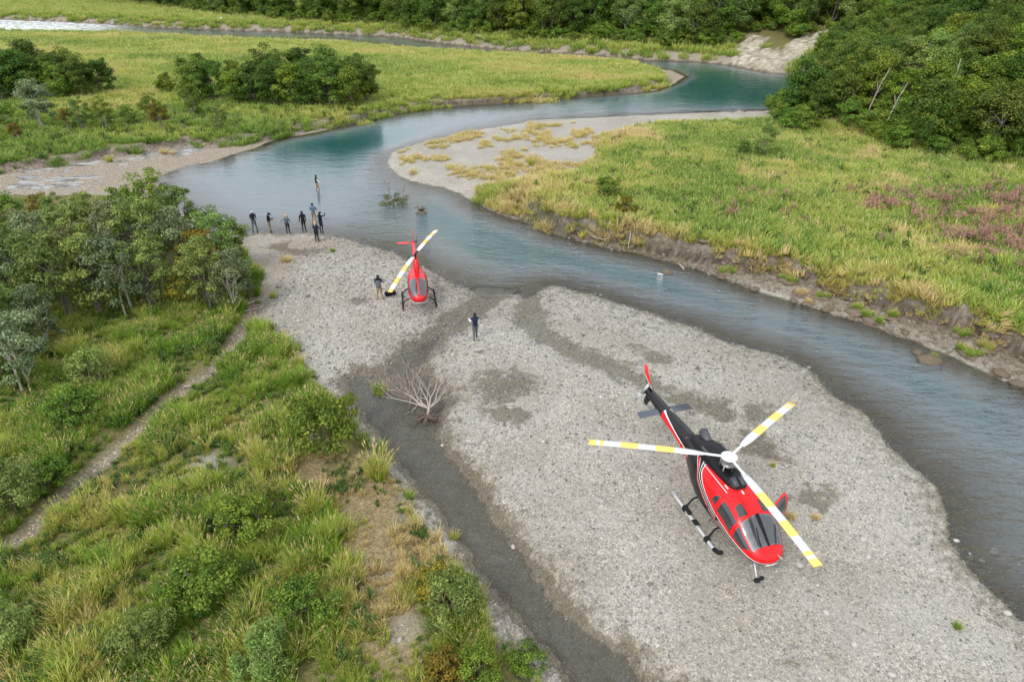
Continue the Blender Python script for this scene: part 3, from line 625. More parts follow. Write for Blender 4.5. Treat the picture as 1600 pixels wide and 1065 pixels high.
# ------------------------------------------------------------------ woods on the hillsides
def jitter_grid(x0, x1, y0, y1, g):
    xs, ys = np.meshgrid(np.arange(x0, x1, g), np.arange(y0, y1, g)); n = xs.size
    return xs.ravel() + rng.uniform(-.42, .42, n) * g, ys.ravel() + rng.uniform(-.42, .42, n) * g
wood = []
for (x0, x1, y0, y1, g, s0, s1) in [(28, 130, 40, 150, 3.9, .72, 1.12), (-190, 130, 150, 330, 6.0, 1.25, 1.85), (-30, 40, 120, 150, 5.0, 1.1, 1.5)]:
    x, y = jitter_grid(x0, x1, y0, y1, g); z = samp('z', x, y)
    ok = (samp('sF', x, y) > .8) & (samp('sR', x, y) > 1.2) & (samp('sK', x, y) < -2.2) & inview(x, y, z + 3, 60, 260); x, y = x[ok], y[ok]
    for a, b in zip(x, y): wood.append((a, b, rng.uniform(s0, s1)))
wood.sort(key=lambda t: math.hypot(t[0], t[1]))
RIGHTW = [t for t in wood if t[0] > 28 and t[1] < 150]; FARW = [t for t in wood if not (t[0] > 28 and t[1] < 150)]
IND = RIGHTW[:170] + FARW[:110]; REST = RIGHTW[170:] + FARW[110:]
KIND_LABEL = {'alder': 'dark green broadleaf tree', 'alder_y': 'brighter yellow green broadleaf tree', 'greywood': 'grey green willow tree'}
for (a, b, s) in IND:
    k = rng.choice(['alder', 'alder_y', 'greywood'], p=[.58, .28, .14]); rt = a > 28 and b < 150
    place = 'in the wood on the slope beside the pink meadow' if rt else 'in the wood behind the far river arm'
    plant({'alder': 'alder_tree', 'alder_y': 'alder_tree', 'greywood': 'willow_tree'}[k], k, int(rng.integers(0, 9)), (a, b, gz(a, b) - .1), s, rng.uniform(0, 6.28),
          KIND_LABEL[k] + ' ' + place, 'tree', ('hillside wood: ' if rt else 'far bank wood: ') + KIND_LABEL[k], sz=rng.uniform(.9, 1.2))
src = [(c_, None) for k in ('alder', 'alder_y', 'greywood') for c_, t_ in PROTO[k]]
q = np.array(REST); n = len(q)
if n:
    pk = np.where(rng.uniform(0, 1, n) < .6, rng.integers(0, 4, n), rng.integers(4, 9, n))
    scatter('distant_wood', src, np.stack([q[:, 0], q[:, 1], samp('z', q[:, 0], q[:, 1]) - .1], 1), rots(n, .04), np.repeat(q[:, 2:3], 3, 1) * np.array([1, 1, 1.05]), pk, np.zeros(n), 'mass of green treetops covering the upper hillsides', 'wood')
# leafy undergrowth under the woods so no bare soil shows between trunks
x, y = rnd_pts(9000, -200, 120, 50, 260); z = samp('z', x, y); ok = (samp('sF', x, y) > -1.5) & (samp('sR', x, y) > 1.0) & (samp('sK', x, y) < -.6) & inview(x, y, z + 2, 40, 60); x, y = x[ok], y[ok]; n = len(x)
scatter('undergrowth', [(PROTO['bush'][i][0], None) for i in range(3)], pts_of(x, y) - np.array([0, 0, .1]), rots(n), sclv(n, 1.1, 2.0), rng.integers(0, 3, n), np.zeros(n), 'low green scrub filling the floor of the hillside woods', 'undergrowth')

# ------------------------------------------------------------------ single trees and shrubs, each where the photograph roots it
def put(name, kind, i, u, v, s, label, group=None, cat='tree', sz=1.0, rz=None):
    p = at(u, v, .8); p.z -= .08
    return plant(name, kind, i, p, s, rng.uniform(0, 6.28) if rz is None else rz, label, cat, group, sz)
TH_G = 'willow thicket beside the people'
thick = [  # kind, base pixel, size
 ('greenw', 30, 372, .78), ('willow', 95, 372, .72), ('yellow', 70, 350, .9), ('willow', 150, 378, .85), ('greenw', 205, 374, 1.0), ('greenw', 252, 378, 1.2), ('willow', 292, 385, 1.0),
 ('willow', 20, 425, .95), ('silver', 85, 428, 1.05), ('willow', 140, 434, 1.12), ('silver', 190, 428, 1.2), ('willow', 238, 440, 1.22), ('silver', 270, 436, 1.12), ('yellow', 318, 436, 1.15), ('willow', 345, 424, .95), ('greenw', 372, 410, .72),
 ('silver', 15, 500, 1.1), ('willow', 62, 492, 1.15), ('willow', 112, 498, 1.2), ('willow', 160, 492, 1.1), ('silver', 205, 492, 1.15), ('willow', 246, 484, 1.0), ('yellow', 290, 478, 1.05), ('willow', 330, 480, .95), ('silver', 362, 482, .9), ('greenw', 392, 462, .62),
 ('silver', 38, 605, 1.0), ('willow', -25, 590, 1.1), ('willow', 10, 548, .95), ('silver', 75, 540, .85), ('willow', -60, 430, 1.0), ('greenw', -30, 385, .8)]
TL = {'greenw': 'glossy green leafy tree in the willow thicket beside the mud trail', 'willow': 'grey green willow tree in the thicket beside the mud trail', 'silver': 'pale silvery leaved tree in the thicket beside the mud trail', 'yellow': 'small tree with yellowing leaves in the thicket beside the trail'}
ORD = ['first', 'second', 'third', 'fourth', 'fifth', 'sixth', 'seventh', 'eighth', 'ninth', 'tenth', 'eleventh', 'twelfth']
TN = {'greenw': 'glossy green tree', 'willow': 'grey green willow', 'silver': 'pale silvery tree', 'yellow': 'yellowing tree'}
SHORTK = {'alder': 'dark green tree', 'alder_y': 'yellow green tree'}
def rowof(v): return 'river side row' if v < 395 else 'middle row' if v < 470 else 'trail side row'
for i, (k, u, v, s) in enumerate(thick):
    nth = sum(1 for q in thick if rowof(q[2]) == rowof(v) and q[0] == k and q[1] > u)
    lab, grp = '%s, %s of its kind from gravel, %s of trail thicket' % (TN[k], ORD[nth], rowof(v)), TH_G
    if (u, v) == (38, 605): lab, grp = 'thin pale trunked tree standing alone in front of the thicket above the trail', None
    if (u, v) == (362, 482): lab, grp = 'small whitish leaved tree at the gravel end of the thicket', None
    if (u, v) == (392, 462): lab, grp = 'low green tree at the thicket tip overhanging the gravel', None
    put({'greenw': 'willow_tree', 'willow': 'willow_tree', 'silver': 'poplar_tree', 'yellow': 'alder_tree'}[k], k, i, u, v, s, lab, grp, sz=1.0)
TM = [  # thickets on the valley meadow
 ('alder', 0, 158, 1.15), ('alder', 38, 155, 1.2), ('alder', 70, 152, 1.15), ('alder_y', 100, 156, 1.0), ('alder', 130, 153, .95), ('alder', 160, 146, .85), ('alder_y', 20, 146, 1.2), ('alder', 55, 140, 1.25), ('alder', 110, 142, 1.0), ('alder', -40, 156, 1.3)]
for i, (k, u, v, s) in enumerate(TM):
    put('alder_tree', k, i, u, v, s, '%s, %s from the open meadow, %s row of the broad thicket' % (SHORTK[k], ORD[sum(1 for q in TM if q[1] > u and (q[2] > 150) == (v > 150))], 'mudflat side' if v > 150 else 'meadow side'), 'broad meadow thicket')
TM2 = [('alder', 312, 160, .95), ('alder', 335, 158, 1.0), ('alder_y', 372, 162, .85), ('alder', 400, 163, 1.0), ('alder', 430, 166, 1.02), ('alder_y', 462, 167, 1.05), ('alder', 490, 166, 1.05), ('alder', 520, 168, 1.08), ('alder_y', 548, 168, 1.0), ('alder', 572, 162, .98),
       ('alder', 425, 150, 1.15), ('alder', 470, 150, 1.15), ('alder', 515, 152, 1.15), ('alder', 555, 150, 1.0), ('alder_y', 365, 135, .72)]
for i, (k, u, v, s) in enumerate(TM2):
    put('alder_tree', k, i, u, v, s, '%s, %s from the downstream end, %s row of the long thicket' % (SHORTK[k], ORD[sum(1 for q in TM2 if q[1] > u and (q[2] > 155) == (v > 155))], 'river side' if v > 155 else 'meadow side'), 'long bank thicket')
put('alder_tree', 'alder_y', 0, 262, 148, .62, 'lone round green bush tree between the two meadow thickets', cat='tree')
put('willow_tree', 'silver', 0, 72, 200, 1.35, 'grey leaved willow tree in front of the broad meadow thicket', cat='tree')
put('alder_shrub', 'alder', 1, 310, 104, .42, 'upper of two small dark shrubs alone in the open meadow', cat='shrub')
put('alder_shrub', 'alder', 2, 284, 108, .36, 'lower of two small dark shrubs alone in the open meadow', cat='shrub')
MSH = [('greenw', 20, 210, .8), ('willow', 130, 205, .8), ('greenw', 165, 203, .85), ('yellow', 112, 206, .9), ('yellow', 255, 203, 1.1), ('greenw', 240, 192, .8), ('greenw', 302, 182, .95), ('willow', 345, 205, .6), ('greenw', 205, 198, .6), ('yellow', 30, 222, .7)]
for i, (k, u, v, s) in enumerate(MSH):
    put('meadow_shrub', k, i, u, v, s, '%s above the mudflat, %s of its kind from the river pool' % ({'greenw': 'green shrub', 'willow': 'grey willow shrub', 'yellow': 'yellowing shrub'}[k], ORD[sum(1 for q in MSH if q[0] == k and q[1] > u)]), 'mudflat bank shrubs', 'shrub')
put('meadow_shrub', 'bush', 0, 950, 312, 1.25, 'round dark green shrub on the meadow near the cut bank', cat='shrub')
put('meadow_shrub', 'yellowbush', 0, 978, 335, 1.3, 'yellow green shrub at the edge of the cut bank', cat='shrub')
put('meadow_shrub', 'willow', 1, 1192, 246, .75, 'dark grey green willow shrub in the meadow before the wood', cat='shrub')
put('meadow_shrub', 'greenw', 1, 1160, 246, .42, 'small dark shrub beside the meadow willow', cat='shrub')
put('bank_shrub', 'bush', 1, 505, 700, 1.55, 'big glossy green shrub on the grass beside the still channel', cat='shrub', sz=1.15)
put('bank_shrub', 'greenw', 0, 548, 655, .34, 'slim upright willow sprig at the edge of the still channel', cat='shrub')
for i, (k, u, v, s, lab) in enumerate([
    ('willowbush', 712, 965, 1.15, 'feathery grey green willow bush on the stony channel bank'), ('yellowbush', 680, 930, 1.1, 'yellow leaved bush behind the feathery willow on the channel bank'),
    ('bush', 825, 1045, .62, 'small bright green bush at the very edge of the channel'), ('yellowbush', 700, 1055, 1.0, 'yellow flowering bush among the channel side grass'),
    ('bush', 745, 1058, .75, 'leafy green bush between the yellow bush and the channel'), ('bush', 330, 925, 1.15, 'broad leafy green shrub in the middle of the tall grass'),
    ('bush', 480, 970, 1.05, 'rounded green shrub where tall grass meets the bare sandy strip'), ('willowbush', 230, 1010, .95, 'grey green willow bush deep in the tall grass'),
    ('willowbush', 420, 1050, 1.0, 'grey green willow bush beside the rounded shrub'), ('bush', 385, 840, 1.1, 'low green shrub above the sandy clearing in the grass'),
    ('willowbush', 20, 1000, .95, 'loose willow bush in the grass below the trail'), ('bush', 120, 660, 1.2, 'dark green shrub on the far side of the mud trail'),
    ('willowbush', 30, 790, 1.3, 'dense green bush overhanging the lower mud trail'), ('bush', 75, 765, 1.0, 'rounded bush beside the lower mud trail'), ('willowbush', 150, 600, 1.2, 'leafy willow bush in the grass below the thicket')]):
    put('bank_shrub', k, i, u, v, s, lab, cat='shrub')
# single clumps of grass that stand apart
clumps = [(440, 540, 1.3, 0, 'bright green grass clump on the gravel beside the thicket tip'), (594, 612, .95, 0, 'green grass clump on a sod island in the still channel'), (590, 742, 1.5, 1, 'tall yellow green grass clump leaning over the still channel'),
    (447, 408, .95, 2, 'dry straw clump on the sand below the group of people'), (427, 465, .6, 1, 'small yellowish clump on gravel beside the thicket'), (418, 573, 1.1, 2, 'flattened straw clump beside the head of the trail'),
    (370, 575, 1.3, 0, 'green clump overhanging the head of the trail'), (468, 570, .8, 1, 'yellow green clump on the gravel margin near the trail head'), (1235, 808, .52, 2, 'low orange straw clump on gravel by the open helicopter door'), (1273, 810, .45, 2, 'slim orange straw clump on gravel away from the helicopter door'),
    (1495, 980, .4, 0, 'tiny lone green tuft on the open gravel bar'), (257, 240, 1.2, 2, 'larger straw clump on the mudflat'), (270, 241, .9, 2, 'smaller straw clump on the mudflat'), (172, 253, .9, 1, 'pale clump on the green strip of the mudflat'),
    (830, 258, 1.1, 1, 'green clump alone on the pale beach across the river'), (490, 800, 1.35, 1, 'tall seeding grass clump in the dry clearing'), (402, 715, 1.15, 1, 'seeding grass clump beside the sandy clearing'), (648, 820, .6, 1, 'small clump on the stony channel margin'), (641, 778, .55, 0, 'small green clump at the water side of the stony margin'),
    (710, 842, .5, 1, 'tiny pale clump at the edge of the channel water'), (520, 393, .5, 0, 'tiny green tuft on the sand spit by the people'), (447, 200, 1.6, 0, 'big green clump on the muddy upstream bank'), (463, 208, .9, 0, 'small green clump at the foot of the muddy upstream bank'), (1207, 728, .3, 1, 'tiny olive tuft in the damp strip beside the rotor'), (450, 345, .01, 0, '')]
CT = [tuft_mesh('clump', 460, 200, .75, .30, .026, .5, .25), tuft_mesh('clump', 461, 210, .85, .32, .026, .4, .5), tuft_mesh('clump', 462, 190, .62, .32, .026, .75, .2)]
for me, mt in zip(CT, (GRASS_GREEN, GRASS_YEL, GRASS_DRY)): me.materials.append(mt)
for (u, v, s, k, lab) in clumps:
    if not lab: continue
    p = at(u, v); o = link('grass_clump', CT[k]); o.location = p; o.scale = (s, s, s * 1.0); o.rotation_euler = (0, 0, rng.uniform(0, 6.28)); tag(o, lab, 'grass clump', None)

# ------------------------------------------------------------------ stones, sods, driftwood
STONE = plain('river_stone', (.38, .365, .335), .85, .3, var=.35, scale=5); DARKSTONE = plain('mossy_stone', (.12, .095, .065), .8, .3, var=.45, scale=6); SOIL = plain('sod_soil', (.15, .12, .088), .95, .1, var=.4, scale=7)
DRIFT = plain('bleached_wood', (.36, .32, .275), .8, .2, var=.25, scale=16); DARKWOOD = plain('wet_wood', (.14, .10, .075), .8, .3, var=.35, scale=16)
def rock_mesh(name, seed, sx, sy, sz, sub=3):
    bm = bmesh.new(); bmesh.ops.create_icosphere(bm, subdivisions=sub, radius=1)
    r = np.random.default_rng(seed); o1 = r.uniform(0, 50)
    c = np.array([v.co[:] for v in bm.verts]); nn = fbm(c[:, 0] * 1.6 + o1 + c[:, 2], c[:, 1] * 1.6 + o1 - c[:, 2] * .7, seed) - .5; n2 = fbm(c[:, 0] * 5 + o1, c[:, 1] * 5 + c[:, 2] * 4, seed + 3) - .5
    for v, a, b in zip(bm.verts, nn, n2): v.co = v.co * (1 + .75 * a + .22 * b); v.co.x *= sx; v.co.y *= sy; v.co.z *= sz
    me = bpy.data.meshes.new(name); bm.to_mesh(me); bm.free(); me.polygons.foreach_set('use_smooth', [True] * len(me.polygons)); return me
ROCKS = [rock_mesh('stone', 500 + i, 1, .8, .55, 2) for i in range(4)]
for r_ in ROCKS: r_.materials.append(STONE)
for i, (u, v, s, lab) in enumerate([(1494, 845, .13, 'pale stone in the shallows, upstream of a row of three'), (1516, 867, .12, 'pale stone in the shallows, middle of a row of three'), (1534, 877, .13, 'whitish stone in the shallows, end of a row of three'), (1552, 861, .2, 'large brown stone just under the river edge'), (1291, 957, .14, 'biggest white stone on the open gravel bar'),
    (1349, 843, .14, 'tan stone on gravel between helicopter and river'), (1334, 1006, .13, 'white stone lying low on the gravel bar'), (1394, 1054, .13, 'pale stone near the broad lower end of the gravel bar'), (1357, 870, .14, 'dark grey stone on gravel beyond the blade tip'), (1248, 883, .15, 'brown stone under the yellow rotor blade tip'),
    (1455, 890, .13, 'pink grey stone on gravel near the shallows'), (802, 855, .12, 'white stone at the edge of the dark channel'), (1574, 958, .15, 'white stone on the bar edge beside the river'), (691, 696, .1, 'small white stone where the channel bends by the snag')]):
    p = at(u, v); o = link('stone', ROCKS[i % 4]); o.location = p + Vector((0, 0, s * .15)); o.scale = (s, s, s); o.rotation_euler = (0, 0, i * 1.3); tag(o, lab, 'stone')
MR = [rock_mesh('boulder', 520 + i, 1, .7, .5) for i in range(3)]
for r_ in MR: r_.materials.append(DARKSTONE)
for i, (u, v, s) in enumerate([(1292, 484, .7), (1240, 470, .55), (1330, 498, .5), (1375, 507, .55), (1415, 520, .5), (1562, 583, .8), (1592, 600, .75), (1180, 452, .55), (1128, 434, .6), (1030, 402, .5), (905, 377, .5), (845, 352, .5)]):
    p = at(u, v, .1); o = link('boulder', MR[i % 3]); o.location = (p.x, p.y, max(p.z, 0) + .02); o.scale = (s * .62, s * .62, s * .5); o.rotation_euler = (0, 0, i * .9 + .4)
    tag(o, 'dark mossy boulder at the water line below the cut bank', 'boulder', 'boulders under the cut bank')
for i, (u, v, s, lab) in enumerate([(1455, 562, .85, 'brown boulder with a green tuft alone in midstream'), (1435, 550, .5, 'dark boulder awash upstream of the tufted boulder'), (1042, 424, .6, 'dark boulder breaking the current with a streak of foam'), (658, 331, .55, 'brown root stump standing in the river beside leafy branches')]):
    x_, y_ = px(u, v, .1); e = empty('boulder' if i < 3 else 'stump', (x_, y_, 0)); o = link('body', MR[(i + 1) % 3], None, e); o.scale = (s * .8, s * .8, s * .75); o.rotation_euler = (.15, .1, i)
    if i == 0: g_ = link('tuft', CT[0], None, e); g_.location = (.25, .2, .2); g_.scale = (.45, .45, .35)
    if i == 2:
        bm = bmesh.new(); ball(bm, (-.5, -.2, .0), (.24, .05, .02), 2, Euler((0, 0, -.4))); bmo('foam', bm, plain('foam', (.8, .82, .82), .6), e)
    if i == 3:
        bm = bmesh.new()
        for a in range(9): tube(bm, [(0, 0, .15), (math.cos(a * .7) * .35, math.sin(a * .7) * .3, .4 + .1 * (a % 3)), (math.cos(a * .7) * .7, math.sin(a * .7) * .5, .35 + .2 * (a % 2))], [.07, .04, .01], 5)
        bmo('root', bm, DARKWOOD, e)
    tag(e, lab, 'stump' if i == 3 else 'boulder')
def sod(u, v, s, k, lab, z0=.3):
    p = at(u, v, z0); e = empty('sod_block', p, rng.uniform(0, 6.28))
    o = link('soil', rock_mesh('soil', 540 + int(u), .62 * s, .45 * s, .2 * s, 3), SOIL, e)
    for j in range(4):
        t = link('grass', CT[k], None, e); t.location = (rng.uniform(-.4, .4) * s, rng.uniform(-.3, .3) * s, .12 * s); t.scale = (.6 * s, .6 * s, .45 * s); t.rotation_euler = (rng.uniform(-.3, .3), rng.uniform(-.3, .3), j * 1.6)
    tag(e, lab, 'sod block', 'sods slumped from the cut bank' if 'slumped' in lab else None)
for (u, v, s, k) in [(1140, 392, 1.1, 0), (1095, 412, 1.1, 0), (1232, 440, 1.1, 0), (1262, 428, 1.0, 2), (1285, 465, .9, 0), (1345, 475, 1.2, 0), (1362, 500, 1.2, 0), (1395, 496, 1.1, 0), (1500, 520, 1.0, 0), (1512, 552, 1.2, 0), (1545, 545, 1.1, 1), (1270, 440, .8, 2)]:
    sod(u, v, s, k, 'slumped sod with %s lying below the cut bank' % ['green grass', 'yellow grass', 'straw'][k])
sod(596, 616, .7, 0, 'dark sod island under a green clump in the still channel', 0)
# straw hanging over the lip of the cut bank
x, y = rnd_pts(30000, -8, 62, 26, 66); sB = samp('sB', x, y); ok = (np.abs(sB - .25) < .4) & (samp('sR', x, y) > .3) & inview(x, y, 1.2); x, y = x[ok], y[ok]
ok = (dpoly(x, y, RBANK[:19], False) < 2.2) & (fbm(x * .5, y * .5, 131) > .42); x, y = x[ok][:1400], y[ok][:1400]; n = len(x)
scatter('bank_lip_straw', [(t, GRASS) for t in SHORT + FARG[:1]], pts_of(x, y), rots(n, .45), sclv(n, .7, 1.2), rng.integers(0, 3, n), np.clip(.74 + rng.normal(0, .16, n), 0, 1), 'dry straw hanging over the lip of the cut bank', 'grass')

x, y = rnd_pts(60000, -8, 62, 26, 66); ok = (samp('sB', x, y) < .1) & (samp('sB', x, y) > -2.6) & (samp('sR', x, y) > -.1) & inview(x, y, .5) & (samp('bank', x, y) > .2); x, y = x[ok][:2600], y[ok][:2600]; n = len(x)
pp = pts_of(x, y); s_ = .04 + .17 * rng.power(.5, n) ** 2
scatter('bank_clods', [(rock_mesh('clod', 560 + i, 1, .8, .6, 2), SOIL if i < 2 else plain('grey_clod', (.20, .185, .16), .9, .2, var=.4)) for i in range(3)], pp, rots(n, .4), np.repeat(s_[:, None], 3, 1), rng.integers(0, 3, n), np.zeros(n), 'crumbled soil clods and stones below the cut bank', 'rubble')
def limb(bm, p, d, L, r, depth, rnd, up=.15):
    pts = [Vector(p)]; dd = Vector(d).normalized()
    for i in range(4): dd = (dd + Vector((rnd.uniform(-.3, .3), rnd.uniform(-.3, .3), rnd.uniform(-.15, .15) + up * .4))).normalized(); pts.append(pts[-1] + dd * L / 4)
    tube(bm, pts, [r, r * .8, r * .6, r * .42, r * .18], 6)
    if depth > 0:
        for k in range(rnd.randint(2, 4)):
            i = rnd.randint(1, 4); limb(bm, pts[i], dd + Vector((rnd.uniform(-.9, .9), rnd.uniform(-.9, .9), rnd.uniform(-.2, .6))), L * rnd.uniform(.4, .65), r * .45, depth - 1, rnd, up)
def snag(name, loc, rz, dirs, L, r, mat, lab, cat, roots=True, depth=2, seed=1, up=.15):
    e = empty(name, loc, rz); rnd = random.Random(seed)
    bm = bmesh.new(); tube(bm, [(0, 0, -.1), (.05, .03, .25), (.12, .1, .6)], [r * 1.5, r * 1.2, r], 9); bmo('trunk', bm, mat, e)
    for d in dirs:
        bm = bmesh.new(); limb(bm, (.1, .08, .45), d, L * rnd.uniform(.8, 1.15), r * .7, depth, rnd, up); bmo('branch', bm, mat, e)
    if roots:
        for a in range(14):
            bm = bmesh.new(); t = a * .5; limb(bm, (0, -.1, .12), (math.cos(t), math.sin(t) - .5, .22 * (a % 3)), .7, r * .75, 2, rnd, -.1); bmo('root', bm, DARKWOOD, e)
    return tag(e, lab, cat)
p = at(668, 655, .1); p.z = .02
snag('dead_tree', p, 0, [(-1.9, .8, .0), (-1.5, 1.2, .1), (-.5, 1.6, .35), (.1, 1.7, .45), (.5, 1.8, .3), (1.1, 1.6, .2), (-1.8, .4, .05), (-1.0, 1.5, .2)], 2.7, .06, DRIFT, 'bleached uprooted dead tree with spread branches lying in the still channel', 'dead tree', seed=5, up=.02)
p = at(640, 640, .1); p.z = .02
snag('brush_pile', p, 0, [(-1, .3, .15), (-.8, 1, .25), (-.3, 1, .3), (.3, 1, .2), (-1, -.1, .1), (-.6, .6, .45), (-1.2, .6, .2), (.1, 1.1, .1), (-.9, .5, .3), (-.5, .9, .2), (.2, .7, .35), (-1, 1, .3)], 2.0, .045, plain('twig_wood', (.26, .20, .165), .85, .2, var=.4, scale=12), 'dark tangle of twigs piled behind the bleached dead tree', 'brush', roots=False, seed=11)
p = at(615, 326, 0); p.z = 0
e = snag('sunken_branch', p, 0, [(-1, .2, .3), (-.6, .6, .5), (.8, -.3, .25), (.6, .4, .3), (1.2, -.2, .15)], 1.7, .05, DARKWOOD, 'leafy sunken branches sticking out of the river', 'branch', roots=False, seed=21)
cm, _c = make_crown('leaves', 900, 1.5, .9, .0, 12, 700, .22, .09); cm.materials.append(LM['silver']); link('leaves', cm, None, e)
def stick(name, pts, r, lab, mat=DRIFT, cat='driftwood', z=.05, twigs=2, seed=3):
    P_ = [at(u, v, .4) for u, v in pts]; b = P_[0].copy(); e = empty(name, b); rnd = random.Random(seed)
    bm = bmesh.new(); q_ = [p_ - b + Vector((0, 0, z + r)) for p_ in P_]; tube(bm, q_, [r * (1 - .6 * i / (len(q_) - 1)) for i in range(len(q_))], 7); bmo('stem', bm, mat, e)
    for k in range(twigs):
        a = q_[rnd.randint(0, len(q_) - 1)]; bm = bmesh.new(); d = Vector((rnd.uniform(-1, 1), rnd.uniform(-1, 1), rnd.uniform(.1, .6))); tube(bm, [a, a + d * .3, a + d * .55], [r * .5, r * .35, r * .1], 5); bmo('twig', bm, mat, e)
    tag(e, lab, cat)
stick('driftwood_branch', [(288, 607), (303, 605), (318, 600), (322, 594)], .06, 'bleached curved driftwood branch lying on the mud trail')
stick('driftwood_log', [(378, 482), (398, 478), (416, 470)], .06, 'upper thin pale log fallen from the thicket onto wet mud')
stick('driftwood_log', [(380, 488), (404, 484), (418, 476)], .05, 'lower thin pale log fallen from the thicket onto wet mud', seed=5)
stick('driftwood_branch', [(985, 382), (984, 388), (981, 393)], .09, 'short white branch sticking out below the cut bank lip', z=.12)
stick('driftwood_branch', [(1064, 381), (1070, 385), (1073, 389)], .07, 'thin white root hanging from the cut bank', z=.1)
stick('driftwood_log', [(920, 342), (945, 350), (962, 352)], .06, 'grey weathered log lodged on top of the cut bank', z=.3, twigs=4)
stick('driftwood_branch', [(1216, 170), (1222, 174), (1228, 180)], .12, 'white bare branch lying where the wood meets the beach', z=.6, twigs=5)
stick('driftwood_log', [(745, 70), (752, 73), (760, 74)], .3, 'bleached log jam on the far river bank', z=.3, twigs=7, seed=9)
stick('driftwood_stick', [(746, 552), (752, 550), (757, 549)], .035, 'short dark stick on gravel near the walking man', mat=DARKWOOD, twigs=1)
stick('driftwood_stick', [(1088, 577), (1091, 579), (1093, 581)], .05, 'small black piece of wood alone on the gravel bar', mat=DARKWOOD, twigs=1)
stick('driftwood_stick', [(902, 500), (905, 501), (908, 501)], .05, 'small dark chunk of wood beside the river edge gravel', mat=DARKWOOD, twigs=0)
# bleached dead stems in the hillside wood
def wood_at(u, v):
    for yq in np.arange(40, 220, .5):          # walk out along the view ray until it is 6 m above the hill
        b = (v - 532.5) / FPX; P_ = R(PITCH); t = yq / (math.cos(P_) - b * math.sin(P_)); zq = CAM_H - t * (math.sin(P_) + b * math.cos(P_)); xq = (u - 800) / FPX * t
        if zq - gz(xq, yq) < 4.6: return Vector((xq, yq, gz(xq, yq)))
for (u, v, zt, L, lab) in [(1495, 118, 9, 3.2, 'upright white dead trunk rising from the hillside wood'), (1365, 128, 7, 2.6, 'leaning pale dead branch in the hillside wood'), (1392, 150, 6, 2.4, 'forked bare grey trunk in the hillside wood')]:
    p = wood_at(u, v); e = empty('dead_tree', p); e.scale = (.8, .8, .8); bm = bmesh.new(); ln = 0 if 'upright' in lab else 1.2
    tube(bm, [(0, 0, 0), (ln * .4, 0, 2.5), (ln, .2, 5.2), (ln * 1.6, .2, 6.0 + L * .5)], [.10, .08, .06, .03], 7); bmo('trunk', bm, DRIFT, e)
    for k in range(4):
        bm = bmesh.new(); a = k * 1.7; tube(bm, [(ln * .8, .1, 4 + k * .4), (ln * .8 + math.cos(a) * .7, math.sin(a) * .7, 5 + k * .4)], [.05, .015], 5); bmo('branch', bm, DRIFT, e)
    tag(e, lab, 'dead tree')

# ------------------------------------------------------------------ helicopters (local: x forward, y port, z up, origin on the ground under the mast)
def paint(name, col, rough=.28, coat=.5): return plain(name, col, rough, .5, var=.05, scale=3, coat=coat)
RED = paint('red_paint', (.66, .006, .010), .32, .15); BLACK = plain('black_paint', (.006, .006, .008), .42, .25, var=.05); WHITE = paint('white_paint', (.60, .61, .62), .45, .1); DGREY = plain('dark_grey_metal', (.05, .055, .065), .5, .5, var=.2)
SILVER = plain('skid_grey', (.46, .47, .48), .5, .5, .1, var=.15); SLATE = paint('slate_blue_paint', (.055, .068, .095), .45, .2); RUBBER = plain('black_rubber', (.015, .015, .016), .8, .2); MECH = plain('oily_metal', (.22, .22, .22), .45, .5, .7, var=.5, scale=20)
m, nt = newmat('tinted_glass'); tc = N(nt, 'ShaderNodeTexCoord').outputs['Object']
out(nt, principled(nt, mixc(nt, noise(nt, tc, 2.5, 3), (.012, .014, .017), (.05, .055, .06)), .06, .8)); GLASS = m
m, nt = newmat('windscreen_glass'); tc = N(nt, 'ShaderNodeTexCoord').outputs['Object']
tr = N(nt, 'ShaderNodeBsdfTransparent'); tr.inputs[0].default_value = (.72, .76, .80, 1)
gl = N(nt, 'ShaderNodeBsdfGlossy'); gl.inputs['Roughness'].default_value = .04; fr = N(nt, 'ShaderNodeFresnel'); fr.inputs[0].default_value = 2.3
ms = N(nt, 'ShaderNodeMixShader'); nt.links.new(fr.outputs[0], ms.inputs[0]); nt.links.new(tr.outputs[0], ms.inputs[1]); nt.links.new(gl.outputs[0], ms.inputs[2]); out(nt, ms.outputs[0]); SCREEN = m
def bandmat(name, base, band, ranges):
    """flat painted bands across a rotor blade, by distance from the hub"""
    m, nt = newmat(name); tc = N(nt, 'ShaderNodeTexCoord').outputs['Object']; s = N(nt, 'ShaderNodeSeparateXYZ'); nt.links.new(tc, s.inputs[0]); f = None
    for a, b in ranges:
        k = mth(nt, 'MULTIPLY', mth(nt, 'GREATER_THAN', s.outputs[0], a), mth(nt, 'LESS_THAN', s.outputs[0], b)); f = k if f is None else mth(nt, 'ADD', f, k)
    dirt = noise(nt, tc, 5, 4); c = mixc(nt, f, base, band); c = mixc(nt, mth(nt, 'MULTIPLY', dirt, .3), c, (.45, .44, .43)); out(nt, principled(nt, c, .45, .4)); return m
